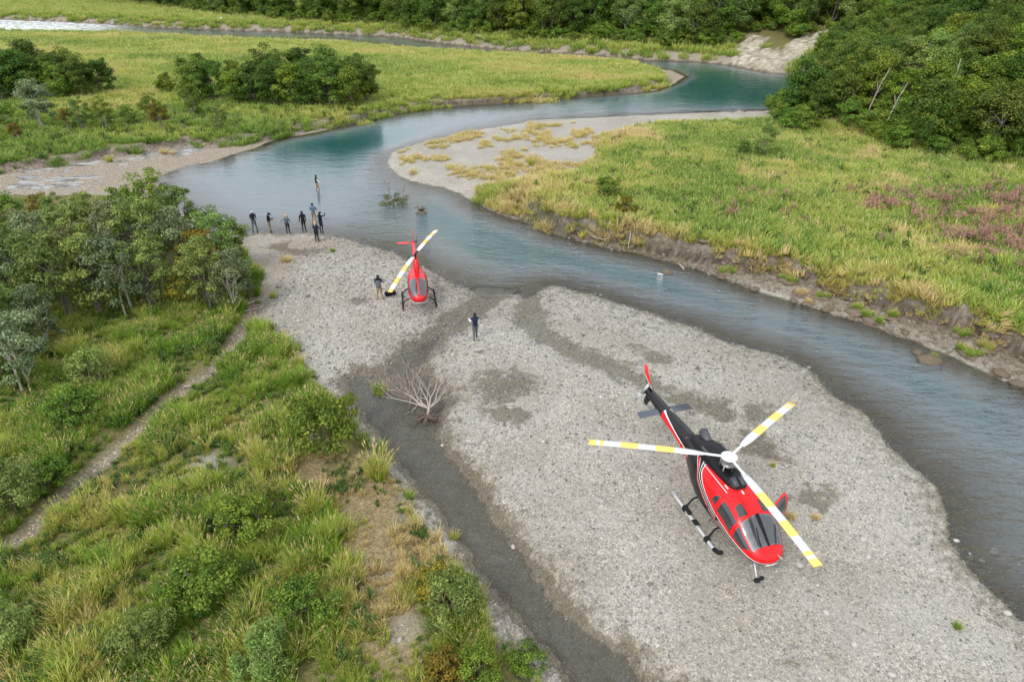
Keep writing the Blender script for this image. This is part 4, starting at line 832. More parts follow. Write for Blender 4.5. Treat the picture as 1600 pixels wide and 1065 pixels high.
class Loft:
    def __init__(s, st): s.a = np.array(sorted(st), float)
    def sec(s, x): return [np.interp(x, s.a[:, 0], s.a[:, k]) for k in range(1, s.a.shape[1])]
    def pt(s, x, t, off=0):
        """x along, t = degrees from port side (0) over the top (90) to starboard (180)"""
        w_, zb, zt, n = s.sec(x); e = 2.0 / n; c, q = math.cos(R(t)), math.sin(R(t))
        y_ = math.copysign(abs(c) ** e, c) * w_; z_ = (zb + zt) / 2 + math.copysign(abs(q) ** e, q) * (zt - zb) / 2
        p = Vector((x, y_, z_))
        if off:
            d = .5; a = s.pt(x + .01, t) - s.pt(x - .01, t); b = s.pt(x, t + d) - s.pt(x, t - d); nn = b.cross(a).normalized()
            if nn.dot(Vector((0, y_, z_ - (zb + zt) / 2))) < 0: nn = -nn
            p = p + nn * off
        return p
    def skin(s, bm, x0, x1, nx, nt_=40, cap=True):
        rings = [[bm.verts.new(s.pt(x, 360 * k / nt_)) for k in range(nt_)] for x in np.linspace(x0, x1, nx)]
        for a, b in zip(rings, rings[1:]):
            for k in range(nt_): bm.faces.new((a[k], a[(k + 1) % nt_], b[(k + 1) % nt_], b[k]))
        if cap: bm.faces.new(rings[0]); bm.faces.new(rings[-1])
    def patch(s, bm, quad, off=.012, n=10):
        """curved panel: quad of (x, deg) corners a-b-c-d laid on the skin"""
        (a, b, c, d) = [Vector(q) for q in quad]; g = []
        for i in range(n + 1):
            row = []
            for j in range(n + 1):
                u, v = i / n, j / n; q = (a * (1 - u) + b * u) * (1 - v) + (d * (1 - u) + c * u) * v; row.append(bm.verts.new(s.pt(q.x, q.y, off)))
            g.append(row)
        for i in range(n):
            for j in range(n): bm.faces.new((g[i][j], g[i + 1][j], g[i + 1][j + 1], g[i][j + 1]))
def panel(L, name, quad, mat, parent, off=.012, n=10, thick=0):
    bm = bmesh.new(); L.patch(bm, quad, off, n); o = bmo(name, bm, mat, parent)
    if thick: md = o.modifiers.new('thick', 'SOLIDIFY'); md.thickness = thick
    return o
def mir(q): return [(x, 180 - t) for x, t in q]
def wing(bm, p0, p1, c0, c1, th, cdir=(1, 0, 0), n=10):
    """flat aerofoil between two points; chord along cdir"""
    p0, p1, cdir = Vector(p0), Vector(p1), Vector(cdir).normalized(); sp = (p1 - p0).normalized(); nn = sp.cross(cdir).normalized(); rings = []
    for p, c in ((p0, c0), (p1, c1)):
        rings.append([bm.verts.new(p + cdir * (math.cos(2 * math.pi * k / n) * c / 2) + nn * (math.sin(2 * math.pi * k / n) * th / 2)) for k in range(n)])
    for k in range(n): bm.faces.new((rings[0][k], rings[0][(k + 1) % n], rings[1][(k + 1) % n], rings[1][k]))
    bm.faces.new(rings[0]); bm.faces.new(rings[1])
def blade(parent, name, ang, r0, r1, chord, z, droop, mat, root_mat, cone=0.0):
    """rotor blade with cuff; its own x axis runs out along the span"""
    o = empty(name, (0, 0, z), ang, parent); bm = bmesh.new(); n = 14; rings = []
    for i in range(n + 1):
        t = i / n; r = r0 + (r1 - r0) * t; zz = cone * (r - r0) - droop * t * t; c = chord * (.55 + .45 * min(1, t * 9)); th = .035
        rings.append([bm.verts.new((r, math.cos(2 * math.pi * k / 10) * c / 2, zz + math.sin(2 * math.pi * k / 10) * th / 2)) for k in range(10)])
    for a, b in zip(rings, rings[1:]):
        for k in range(10): bm.faces.new((a[k], a[(k + 1) % 10], b[(k + 1) % 10], b[k]))
    bm.faces.new(rings[0]); bm.faces.new(rings[-1]); bmo('blade_skin', bm, mat, o)
    bm = bmesh.new(); box(bm, ((r0 + .3) / 2, 0, .0), (r0 - .05, .10, .06), bevel=.02); bmo('blade_cuff', bm, root_mat, o); return o
def skids(e, yw, x0, x1, xs, belly, r=.075, mat=SILVER, cross=RUBBER):
    for s in (1, -1):
        bm = bmesh.new(); tube(bm, [(x0, s * yw, r), (x0 + .5, s * yw, r), (x1 - .5, s * yw, r), (x1 - .2, s * yw, r + .03), (x1, s * yw, r + .12), (x1 + .14, s * yw, r + .26)], r, 10); sk = bmo('skid', bm, mat, e)
        bm = bmesh.new(); tube(bm, [(x1 - .28, s * yw, r + .01), (x1, s * yw, r + .12), (x1 + .16, s * yw, r + .29)], r * 1.12, 10); bmo('skid_toe', bm, RUBBER, sk)
        for xx in xs:
            bm = bmesh.new(); box(bm, (xx, s * yw, r + .02), (.22, r * 2.5, r * 2.5), bevel=.02); bmo('clamp', bm, RUBBER, sk)
    for xx in xs:
        bm = bmesh.new(); tube(bm, [(xx, -yw, r), (xx, -yw * .93, .28), (xx, -yw * .72, belly - .08), (xx, -.3, belly), (xx, .3, belly), (xx, yw * .72, belly - .08), (xx, yw * .93, .28), (xx, yw, r)], .042, 8); bmo('cross_tube', bm, cross, e)

# --- the larger red and black helicopter
pA = at(1140, 790, .4); xA, yA = 8.27, 20.30; gA = max(gz(xA + a, yA + b) for a in (-1, 0, 1) for b in (-1.5, 0, 1.5)); HA = R(-73.5)
A = empty('helicopter', (xA, yA, gA - .02), HA); tag(A, 'red and black helicopter with three white and yellow blades and an open cabin door', 'helicopter')
LA = Loft([(3.42, .05, 1.04, 1.12, 2), (3.36, .32, .93, 1.25, 2.1), (3.2, .56, .82, 1.40, 2.3), (2.95, .72, .73, 1.54, 2.4), (2.5, .86, .67, 1.86, 2.6), (2.0, .93, .64, 2.17, 2.7), (1.55, .93, .62, 2.34, 2.7), (1.0, .95, .62, 2.42, 2.8), (.3, .95, .62, 2.45, 2.8),
    (-.5, .92, .66, 2.45, 2.7), (-1.1, .80, .78, 2.42, 2.5), (-1.7, .60, .98, 2.34, 2.3), (-2.3, .42, 1.2, 2.24, 2.1), (-3.0, .39, 1.38, 2.20, 2), (-4.0, .34, 1.50, 2.16, 2), (-5.0, .29, 1.60, 2.12, 2), (-6.0, .23, 1.69, 2.08, 2), (-6.75, .17, 1.76, 2.04, 2)])
# livery: red nose and cabin, black belly, spine and boom, white pin lines
m, nt = newmat('red_black_livery'); tc = N(nt, 'ShaderNodeTexCoord').outputs['Object']; s = N(nt, 'ShaderNodeSeparateXYZ'); nt.links.new(tc, s.inputs[0]); X_, Y_, Z_ = s.outputs
def lt(a, b): return mth(nt, 'LESS_THAN', a, b)
ay = mth(nt, 'ABSOLUTE', Y_)
# boundary curve on the flank: red above/in front of  d = z - f(x)
fz = N(nt, 'ShaderNodeFloatCurve'); cv = fz.mapping.curves[0]
pts_ = [(0, .98), (.18, .93), (.30, .72), (.42, .54), (.58, .38), (.75, .31), (.9, .23), (1, .17)]   # x -2..3.5 -> z .6..2.7
cv.points[0].location = pts_[0]; cv.points[1].location = pts_[-1]
for q in pts_[1:-1]: cv.points.new(*q)
fz.mapping.update(); setin(nt, fz, 'Value', mth(nt, 'MULTIPLY_ADD', X_, 1 / 5.5, 2 / 5.5))
d = mth(nt, 'SUBTRACT', Z_, mth(nt, 'MULTIPLY_ADD', fz.outputs[0], 2.1, .6))
red1 = mth(nt, 'GREATER_THAN', d, 0); pin1 = lt(mth(nt, 'ABSOLUTE', mth(nt, 'SUBTRACT', d, .0)), .022); pin2 = lt(mth(nt, 'ABSOLUTE', mth(nt, 'ADD', d, .13)), .018); band2 = lt(mth(nt, 'ABSOLUTE', mth(nt, 'ADD', d, .30)), .035); pin3 = lt(mth(nt, 'ABSOLUTE', mth(nt, 'ADD', d, .30)), .05)
# red flash low on the boom
e1 = mth(nt, 'SUBTRACT', mth(nt, 'MULTIPLY_ADD', X_, -.115, 1.555), Z_)
onb = mth(nt, 'MULTIPLY', lt(X_, -1.9), mth(nt, 'GREATER_THAN', X_, -4.7)); fl = mth(nt, 'MULTIPLY', onb, mth(nt, 'GREATER_THAN', e1, 0)); fp = mth(nt, 'MULTIPLY', onb, lt(mth(nt, 'ABSOLUTE', e1), .022))
front = mth(nt, 'GREATER_THAN', X_, -1.9); inb = lambda k: mth(nt, 'MULTIPLY', k, front)
redc, blk, wh = (.66, .006, .010), (.006, .006, .008), (.78, .76, .75)
c = mixc(nt, inb(red1), blk, redc); c = mixc(nt, inb(pin3), c, wh); c = mixc(nt, inb(band2), c, redc); c = mixc(nt, inb(pin2), c, wh); c = mixc(nt, inb(pin1), c, wh); c = mixc(nt, fl, c, redc); c = mixc(nt, fp, c, wh)
for xs_ in (2.14, 1.06, .52, -.35, -1.2):
    c = mixc(nt, mth(nt, 'MULTIPLY', lt(mth(nt, 'ABSOLUTE', mth(nt, 'SUBTRACT', X_, xs_)), .010), .7), c, (.03, .004, .005))
c = mixc(nt, mth(nt, 'MULTIPLY', noise(nt, tc, 4, 4), .05), c, (.12, .09, .08)); out(nt, principled(nt, c, .34, .3, coat=.12)); LIV = m
bm = bmesh.new(); LA.skin(bm, -2.6, 3.41, 70, 48); fus = bmo('fuselage', bm, LIV, A)
bm = bmesh.new(); LA.skin(bm, -6.75, -2.59, 30, 28); boom = bmo('tail_boom', bm, LIV, A)
WSP = [(3.02, 34), (3.02, 88.5), (2.08, 88.5), (2.16, 50)]
DK = plain('cabin_shade', (.012, .012, .014), .7, .2); COCK = plain('cockpit_interior_sheen', (.23, .245, .27), .6, .2, var=.6, scale=5); SEAT = plain('seat_fabric', (.16, .165, .18), .9, .1)  # cockpit grey is lightened to paint in sky reflected by the windscreen
for q in (WSP, mir(WSP)):
    panel(LA, 'cockpit_opening', q, COCK, A, .006); 
for q in (WSP, mir(WSP)): panel(LA, 'windscreen', q, SCREEN, A, .05, 12)
panel(LA, 'windscreen_post', [(3.04, 88), (3.04, 92), (2.06, 92), (2.06, 88)], BLACK, A, .06, 8)
for s_ in (1, -1):
    bm = bmesh.new(); box(bm, (2.30, .42 * s_, 1.86), (.5, .10, .02), Euler((0, .55, 0)), .008); box(bm, (2.62, .36 * s_, 1.68), (.22, .5, .03), Euler((0, .75, 0)), .008); bmo('seat_back', bm, SEAT, A)
CHIN = [(2.96, 28), (2.2, 43), (2.2, 3), (2.66, 1)]; DOORQ = [(2.06, 40), (2.02, 2), (1.12, 6), (1.2, 42)]; SMALL = [(.98, 40), (.92, 10), (.66, 14), (.80, 36)]
for nm, q in (('quarter_window', CHIN), ('small_window', SMALL)):
    panel(LA, nm, mir(q), GLASS, A, .012)
    panel(LA, nm, q, GLASS, A, .012)
panel(LA, 'front_door_window', mir(DOORQ), GLASS, A, .012)
panel(LA, 'door_opening_shade', [(2.06, 46), (2.0, -38), (1.12, -38), (1.1, 48)], DK, A, .010)  # near-black panel on the closed skin, painting the shade inside the cabin
ROOFW = [(2.0, 54), (2.02, 77), (1.56, 75), (1.62, 56)]
for q in (ROOFW, mir(ROOFW)): panel(LA, 'roof_window', q, GLASS, A, .014)
# open port door, swung forward on its front edge
hinge = LA.pt(2.05, 0); De = empty('open_door', hinge, R(-62), A); De['label'] = 'red cabin door swung open'
bm = bmesh.new(); LA.patch(bm, [(2.05, 44), (2.0, -36), (1.14, -36), (1.12, 46)], .0, 12); bmesh.ops.translate(bm, verts=bm.verts[:], vec=-hinge); dp = bmo('door_panel', bm, RED, De); md = dp.modifiers.new('t', 'SOLIDIFY'); md.thickness = .05
bm = bmesh.new(); LA.patch(bm, [(1.97, 39), (1.95, 0), (1.24, 0), (1.24, 41)], .012, 8); bmesh.ops.translate(bm, verts=bm.verts[:], vec=-hinge); dp = bmo('door_window', bm, GLASS, De); md = dp.modifiers.new('t', 'SOLIDIFY'); md.thickness = .08
for q in ((1.16, -8), (1.16, 188), (.5, 188)):
    bm = bmesh.new(); p_ = LA.pt(q[0], q[1], .02); box(bm, p_, (.14, .03, .035), bevel=.01); bmo('door_handle', bm, BLACK, A)
for t_ in (70, 112):
    bm = bmesh.new(); tube(bm, [LA.pt(3.03, t_, .07), LA.pt(2.75, t_ - 6, .075), LA.pt(2.45, t_ - 12, .075)], .012, 6); bmo('wiper', bm, RUBBER, A)
bm = bmesh.new(); tube(bm, [LA.pt(3.3, 60, .0), LA.pt(3.3, 60, .05) + Vector((.22, 0, 0))], .016, 6); bmo('pitot_probe', bm, SILVER, A)
bm = bmesh.new(); box(bm, (2.9, 0, .70), (.22, .18, .10), bevel=.03); bmo('landing_light', bm, SILVER, A)
# upper deck: gearbox fairing, engine cowl, exhaust
LC = Loft([(1.02, .20, 2.34, 2.46, 2.2), (.9, .32, 2.32, 2.56, 2.4), (.55, .42, 2.3, 2.66, 2.6), (.15, .46, 2.3, 2.64, 2.6), (-.25, .50, 2.3, 2.72, 2.5), (-.6, .55, 2.25, 2.84, 2.4), (-1.2, .52, 2.2, 2.84, 2.3), (-1.8, .42, 2.15, 2.72, 2.2), (-2.3, .28, 2.1, 2.5, 2.1)])
bm = bmesh.new(); LC.skin(bm, -2.3, 1.02, 34, 28); cowl = bmo('engine_cowling', bm, BLACK, A)
for s_ in (1, -1):
    bm = bmesh.new()   # red arrow along the deck, white lined
    LA2 = [(.95, 64), (.1, 64), (-.9, 62)]
    panel(LA, 'deck_stripe', [(x, t if s_ > 0 else 180 - t) for x, t in [(1.0, 60), (1.0, 62), (-.75, 60), (-.75, 58)]], WHITE, cowl, .014, 8); bm.free()
bm = bmesh.new(); tube(bm, [(.62, .15, 2.62), (.98, .15, 2.52)], [.13, .10], 12); tube(bm, [(.62, -.15, 2.62), (.98, -.15, 2.52)], [.13, .10], 12); bmo('air_intake', bm, DGREY, cowl)
bm = bmesh.new(); tube(bm, [(-1.5, .10, 2.66), (-1.8, .12, 2.72), (-2.1, .16, 2.80)], [.17, .18, .19], 14); bmo('exhaust', bm, DGREY, A)
for y_ in (.34, -.34):
    bm = bmesh.new(); box(bm, (-.9, y_ * 1.2, 2.78), (.6, .10, .08), bevel=.02); bmo('intake_grille', bm, DGREY, cowl)
for k in range(8): panel(LA, 'lettering', [(-2.75 - k * .17, 186 + k * .3), (-2.84 - k * .17, 187 + k * .3), (-2.86 - k * .17, 199), (-2.80 - k * .17, 199)], WHITE, boom, .008, 2)
bm = bmesh.new(); tube(bm, [(0, 0, 2.5), (0, 0, 3.16)], [.15, .07], 12); bmo('rotor_mast', bm, MECH, A)
bm = bmesh.new(); tube(bm, [(0, 0, 2.78), (0, 0, 2.85)], [.27, .27], 18)
for k in range(3):
    a = k * 2.094; tube(bm, [(math.cos(a) * .3, math.sin(a) * .3, 2.62), (math.cos(a + .25) * .3, math.sin(a + .25) * .3, 3.08)], .025, 6); tube(bm, [(math.cos(a + 1) * .34, math.sin(a + 1) * .34, 2.48), (math.cos(a + 1) * .24, math.sin(a + 1) * .24, 2.84)], .035, 6)
bmo('swashplate', bm, MECH, A)
bm = bmesh.new(); tube(bm, [(0, 0, 3.10), (0, 0, 3.13), (0, 0, 3.17), (0, 0, 3.21)], [.2, .32, .32, .25], 24); bmo('rotor_hub', bm, WHITE, A)
BW = bandmat('banded_blade', (.50, .51, .55), (.80, .52, .08), [(5.05, 5.4), (4.75, 4.92), (3.42, 4.10), (2.05, 2.75)])
for ad in (168, -74.5, 45): blade(A, 'rotor_blade', R(ad) - HA, .95, 5.34, .36, 3.14, .16, BW, WHITE)
# tail
bm = bmesh.new(); wing(bm, (-4.95, -1.26, 1.88), (-4.95, 1.26, 1.88), .46, .46, .05); bmo('stabilizer', bm, SLATE, A)
m, nt = newmat('fin_livery'); tc = N(nt, 'ShaderNodeTexCoord').outputs['Object']; s = N(nt, 'ShaderNodeSeparateXYZ'); nt.links.new(tc, s.inputs[0]); zz = mth(nt, 'ADD', s.outputs[2], mth(nt, 'MULTIPLY', s.outputs[0], .5))
c = mixc(nt, mth(nt, 'GREATER_THAN', zz, -.98), (.012, .012, .014), (.75, .73, .72)); c = mixc(nt, mth(nt, 'GREATER_THAN', zz, -.90), c, (.64, .01, .014)); out(nt, principled(nt, c, .3, .5)); FINL = m
bm = bmesh.new(); wing(bm, (-6.45, 0, 1.98), (-7.05, 0, 3.02), .62, .34, .07); bmo('upper_fin', bm, FINL, A)
bm = bmesh.new(); wing(bm, (-6.4, 0, 1.82), (-6.75, 0, 1.08), .55, .34, .06); bmo('lower_fin', bm, BLACK, A)
bm = bmesh.new(); tube(bm, [(-6.5, 0, 1.9), (-6.5, -.32, 1.92)], [.10, .05], 10); ball(bm, (-6.42, 0, 1.92), (.30, .11, .12)); bmo('tail_gearbox', bm, BLACK, A)
tre = empty('tail_rotor', (-6.5, -.36, 1.92), 0, A); tre.rotation_euler = (0, R(35), 0)
bm = bmesh.new(); tube(bm, [(0, .05, 0), (0, -.06, 0)], [.08, .06], 10); bmo('tail_hub', bm, MECH, tre)
for s_ in (1, -1): bm = bmesh.new(); wing(bm, (0, -.02, s_ * .1), (0, -.02, s_ * .93), .17, .17, .025); bmo('tail_blade', bm, SILVER, tre)
bm = bmesh.new(); tube(bm, [(-6.4, 0, 1.2), (-6.85, 0, .95), (-7.0, 0, .98)], [.02, .018, .012], 6); bmo('tail_guard', bm, DGREY, A)
skids(A, 1.05, -1.75, 1.78, (1.0, -.72), .66)
for s_ in (1, -1):
    bm = bmesh.new(); box(bm, (-.55, s_ * 1.06, .21), (.5, .17, .13), bevel=.04); box(bm, (.2, s_ * 1.12, .26), (.30, .22, .04), bevel=.01); bmo('cargo_step', bm, RUBBER, A)
me_ = empty('sling_mirror', (3.0, -.45, .8), 0, A); bm = bmesh.new(); tube(bm, [(0, 0, .05), (.45, -.12, -.28)], .022, 6); tube(bm, [(-.1, .1, .0), (.45, -.12, -.28)], .02, 6); bmo('mirror_rod', bm, WHITE, me_)
bm = bmesh.new(); ball(bm, (.52, -.14, -.33), (.10, .14, .09)); ball(bm, (.50, .06, -.31), (.08, .10, .08)); bmo('mirror_head', bm, RUBBER, me_)
bm = bmesh.new(); box(bm, (.55, .1, 2.44), (.12, .05, .10), bevel=.01); box(bm, (1.2, -.05, 2.42), (.16, .04, .08), bevel=.01); bmo('antenna', bm, WHITE, A)
for y_ in (.45, -.45):
    bm = bmesh.new(); box(bm, (.75, y_, 2.40), (.22, .05, .05), bevel=.01); bmo('roof_handle', bm, WHITE, A)
bm = bmesh.new(); tube(bm, [(3.38, -.25, .94), (3.42, 0, .96), (3.38, .25, .94)], .018, 6); bmo('nose_stripe', bm, WHITE, A)

# --- the smaller red helicopter
xB, yB = -6.12, 40.2; gB = max(gz(xB + a, yB + b) for a in (-1, 0, 1) for b in (-1.2, 0, 1.2)); HB = R(-80.5)
B = empty('helicopter', (xB, yB, gB - .02), HB); tag(B, 'small all red helicopter with a tall mast and two white and yellow blades', 'helicopter')
LB = Loft([(2.18, .06, .98, 1.06, 2), (2.08, .28, .80, 1.22, 2), (1.85, .46, .66, 1.44, 2.1), (1.45, .58, .56, 1.68, 2.2), (1.0, .64, .52, 1.84, 2.4), (.4, .65, .52, 1.92, 2.5), (-.3, .64, .54, 1.92, 2.5), (-.9, .54, .66, 1.88, 2.3), (-1.4, .36, .98, 1.80, 2.1), (-1.8, .22, 1.30, 1.76, 2),
    (-3, .17, 1.42, 1.76, 2), (-4.5, .12, 1.52, 1.76, 2), (-6.0, .08, 1.60, 1.76, 2)])
bm = bmesh.new(); LB.skin(bm, -1.8, 2.17, 50, 40); bmo('fuselage', bm, RED, B)
bm = bmesh.new(); LB.skin(bm, -6.0, -1.79, 24, 20); bmo('tail_cone', bm, RED, B)
LMst = Loft([(.42, .04, 1.8, 1.95, 2), (.3, .16, 1.8, 2.6, 2), (.1, .2, 1.8, 2.9, 2), (-.3, .2, 1.8, 2.95, 2), (-.7, .14, 1.75, 2.5, 2), (-.95, .04, 1.75, 2.0, 2)])
bm = bmesh.new(); LMst.skin(bm, -.95, .42, 22, 20); bmo('mast_fairing', bm, RED, B)
WB = [(1.98, 20), (2.0, 86), (.72, 86), (.80, 42)]
for q in (WB, mir(WB)): panel(LB, 'cockpit_opening', q, COCK, B, .006); 
for q in (WB, mir(WB)): panel(LB, 'windscreen', q, SCREEN, B, .03)
panel(LB, 'windscreen_post', [(2.02, 85), (2.02, 95), (.7, 93), (.7, 87)], RED, B, .04, 8)
for q in ([(1.45, 20), (1.45, -6), (.55, -4), (.55, 34)], [(.42, 34), (.42, -4), (-.35, 0), (-.30, 32)]):
    panel(LB, 'side_window', q, GLASS, B); panel(LB, 'side_window', mir(q), GLASS, B)
for s_ in (1, -1):
    bm = bmesh.new(); box(bm, (1.2, .28 * s_, 1.58), (.45, .2, .03), Euler((0, .5, 0)), .01); bmo('seat_back', bm, SEAT, B)
bm = bmesh.new(); tube(bm, [(0, 0, 2.8), (0, 0, 3.24)], [.06, .045], 10); box(bm, (0, 0, 3.2), (.32, .14, .10), bevel=.03); bmo('rotor_mast', bm, RUBBER, B)
BW2 = bandmat('banded_two_blade', (.80, .80, .78), (.82, .46, .04), [(4.72, 5.1), (3.35, 4.15), (1.75, 2.6)])
for ad in (-100, 80): blade(B, 'rotor_blade', R(ad) - HB, .45, 5.03, .28, 3.22, .28, BW2, RUBBER)
bm = bmesh.new(); wing(bm, (-5.7, 0, 1.70), (-6.15, 0, 2.42), .48, .30, .05); bmo('upper_fin', bm, RED, B)
bm = bmesh.new(); wing(bm, (-5.7, 0, 1.66), (-5.95, 0, 1.0), .42, .28, .05); bmo('lower_fin', bm, RED, B)
bm = bmesh.new(); wing(bm, (-5.75, -.05, 1.70), (-5.8, -1.15, 1.72), .40, .30, .04); bmo('stabilizer', bm, RED, B)
tre = empty('tail_rotor', (-5.95, .26, 1.70), 0, B); tre.rotation_euler = (0, R(10), 0); bm = bmesh.new(); tube(bm, [(0, -.22, 0), (0, .04, 0)], [.05, .05], 8); bmo('tail_hub', bm, DGREY, tre)
for s_ in (1, -1): bm = bmesh.new(); wing(bm, (0, 0, s_ * .08), (0, 0, s_ * .74), .13, .13, .02); bmo('tail_blade', bm, DGREY, tre)
skids(B, 1.06, -1.25, 1.5, (.85, -.65), .56, .045, RUBBER)
bm = bmesh.new(); tube(bm, [(2.10, -.26, .80), (2.17, 0, .84), (2.10, .26, .80)], .02, 6); tube(bm, [(2.05, -.3, .78), (1.6, -.55, .72), (.8, -.65, .74)], .014, 6); tube(bm, [(2.05, .3, .78), (1.6, .55, .72), (.8, .65, .74)], .014, 6); bmo('pin_stripe', bm, WHITE, B)
e = empty('bag', at(610, 461), .4); bm = bmesh.new(); box(bm, (0, 0, .15), (.75, .36, .28), bevel=.1); bmo('bag_body', bm, RUBBER, e); bm = bmesh.new(); tube(bm, [(-.2, 0, .27), (-.1, 0, .40), (.1, 0, .40), (.2, 0, .27)], .018, 6); bmo('handle', bm, DGREY, e); tag(e, 'black bag on gravel below the lower blade tip of the small helicopter', 'bag')

# ------------------------------------------------------------------ people
def cloth(name, c): return plain(name, c, .85, .15, var=.18, scale=25)
CL = {k: cloth(k + '_cloth', v) for k, v in dict(black=(.012, .013, .017), navy=(.018, .025, .05), grey=(.20, .23, .28), blue=(.10, .15, .22), tan=(.30, .22, .12), khaki=(.20, .155, .09), white=(.72, .75, .78), dark=(.03, .028, .03), slate=(.10, .11, .13), purple=(.03, .025, .07), brown=(.10, .07, .05)).items()}
SKIN = plain('skin', (.50, .29, .20), .6, .3, var=.06); HAIR = {k: plain(k + '_hair', v, .7, .3, var=.25, scale=60) for k, v in dict(dark=(.02, .014, .01), blonde=(.45, .32, .16), grey=(.45, .44, .42)).items()}
def person(u, v, face, H, top, sleeve, pants, boots, hair, label, lean=0, head=0, arms=((10, 5, 15), (10, 5, 15)), step=.0, spread=.07, cap=None, longhair=False, pack=None, z=None):
    """face: heading in degrees (0 = away from the camera, 90 = towards picture left); arms: (swing forward, out, elbow bend) for left, right"""
    k = H / 1.75; V = {}; Rl = Matrix.Rotation(R(-lean), 3, 'X'); piv = Vector((0, 0, .93))
    def up(p): return piv + Rl @ (Vector(p) - piv)
    V['pel'] = Vector((0, 0, .95)); V['wai'] = up((0, .0, 1.10)); V['che'] = up((0, .0, 1.28)); V['uch'] = up((0, 0, 1.41)); V['nec'] = up((0, 0, 1.50))
    Rh = Rl @ Matrix.Rotation(R(-head), 3, 'X'); V['hea'] = V['nec'] + Rh @ Vector((0, .02, .12)); V['hto'] = V['nec'] + Rh @ Vector((0, .015, .20))
    ed = [('pel', 'wai'), ('wai', 'che'), ('che', 'uch'), ('uch', 'nec'), ('nec', 'hea'), ('hea', 'hto')]
    rad = dict(pel=.145, wai=.135, che=.155, uch=.135, nec=.056, hea=.092, hto=.075); lab = {('pel', 'wai'): 'top', ('wai', 'che'): 'top', ('che', 'uch'): 'top', ('uch', 'nec'): 'top', ('nec', 'hea'): 'skin', ('hea', 'hto'): 'hair'}
    for s, n_ in ((-1, 'l'), (1, 'r')):
        f = step * s
        V['hip' + n_] = Vector((s * .095, 0, .88)); V['kne' + n_] = Vector((s * (.06 + spread * .5), f * .5 + .03, .49)); V['ank' + n_] = Vector((s * (.05 + spread), f - .02, .09)); V['toe' + n_] = Vector((s * (.06 + spread), f + .15, .035))
        ch = ['pel', 'hip' + n_, 'kne' + n_, 'ank' + n_, 'toe' + n_]; rad.update({'hip' + n_: .105, 'kne' + n_: .068, 'ank' + n_: .05, 'toe' + n_: .04})
        for a, b, l in zip(ch, ch[1:], ('pants', 'pants', 'pants', 'boots')): ed.append((a, b)); lab[(a, b)] = l
        sw, ou, el = arms[0 if s < 0 else 1]
        sh = up((s * .19, 0, 1.40)); d1 = Vector((s * math.sin(R(ou)), math.sin(R(sw)) * math.cos(R(ou)), -math.cos(R(sw)) * math.cos(R(ou)))); a2 = sw + el
        d2 = Vector((s * math.sin(R(ou * .6)), math.sin(R(a2)) * math.cos(R(ou * .6)), -math.cos(R(a2)) * math.cos(R(ou * .6))))
        V['sho' + n_] = sh; V['elb' + n_] = sh + d1 * .29; V['wri' + n_] = V['elb' + n_] + d2 * .25; V['han' + n_] = V['wri' + n_] + d2 * .09
        rad.update({'sho' + n_: .072, 'elb' + n_: .048, 'wri' + n_: .034, 'han' + n_: .036})
        ch = ['uch', 'sho' + n_, 'elb' + n_, 'wri' + n_, 'han' + n_]
        for a, b, l in zip(ch, ch[1:], ('top', 'sleeve', 'sleeve', 'skin')): ed.append((a, b)); lab[(a, b)] = l
        V['_d' + n_] = d2
    names = [q for q in V if not q.startswith('_')]; ix = {q: i for i, q in enumerate(names)}
    me = bpy.data.meshes.new('person_bones'); me.from_pydata([V[q] for q in names], [(ix[a], ix[b]) for a, b in ed], []); ob = bpy.data.objects.new('person_bones', me); COL.objects.link(ob)
    ob.modifiers.new('skin', 'SKIN'); ob.modifiers.new('sub', 'SUBSURF').levels = 1; ob.modifiers['sub'].render_levels = 1
    for q in names: sv = me.skin_vertices[0].data[ix[q]]; sv.radius = (rad[q], rad[q]); sv.use_root = q == 'pel'
    return dict(ob=ob, V=V, lab=lab, rad=rad, args=(u, v, face, k, z), mats=dict(top=top, sleeve=sleeve, pants=pants, boots=boots), hair=hair, label=label, cap=cap, longhair=longhair, pack=pack, Rh=Rh, Rl=Rl)
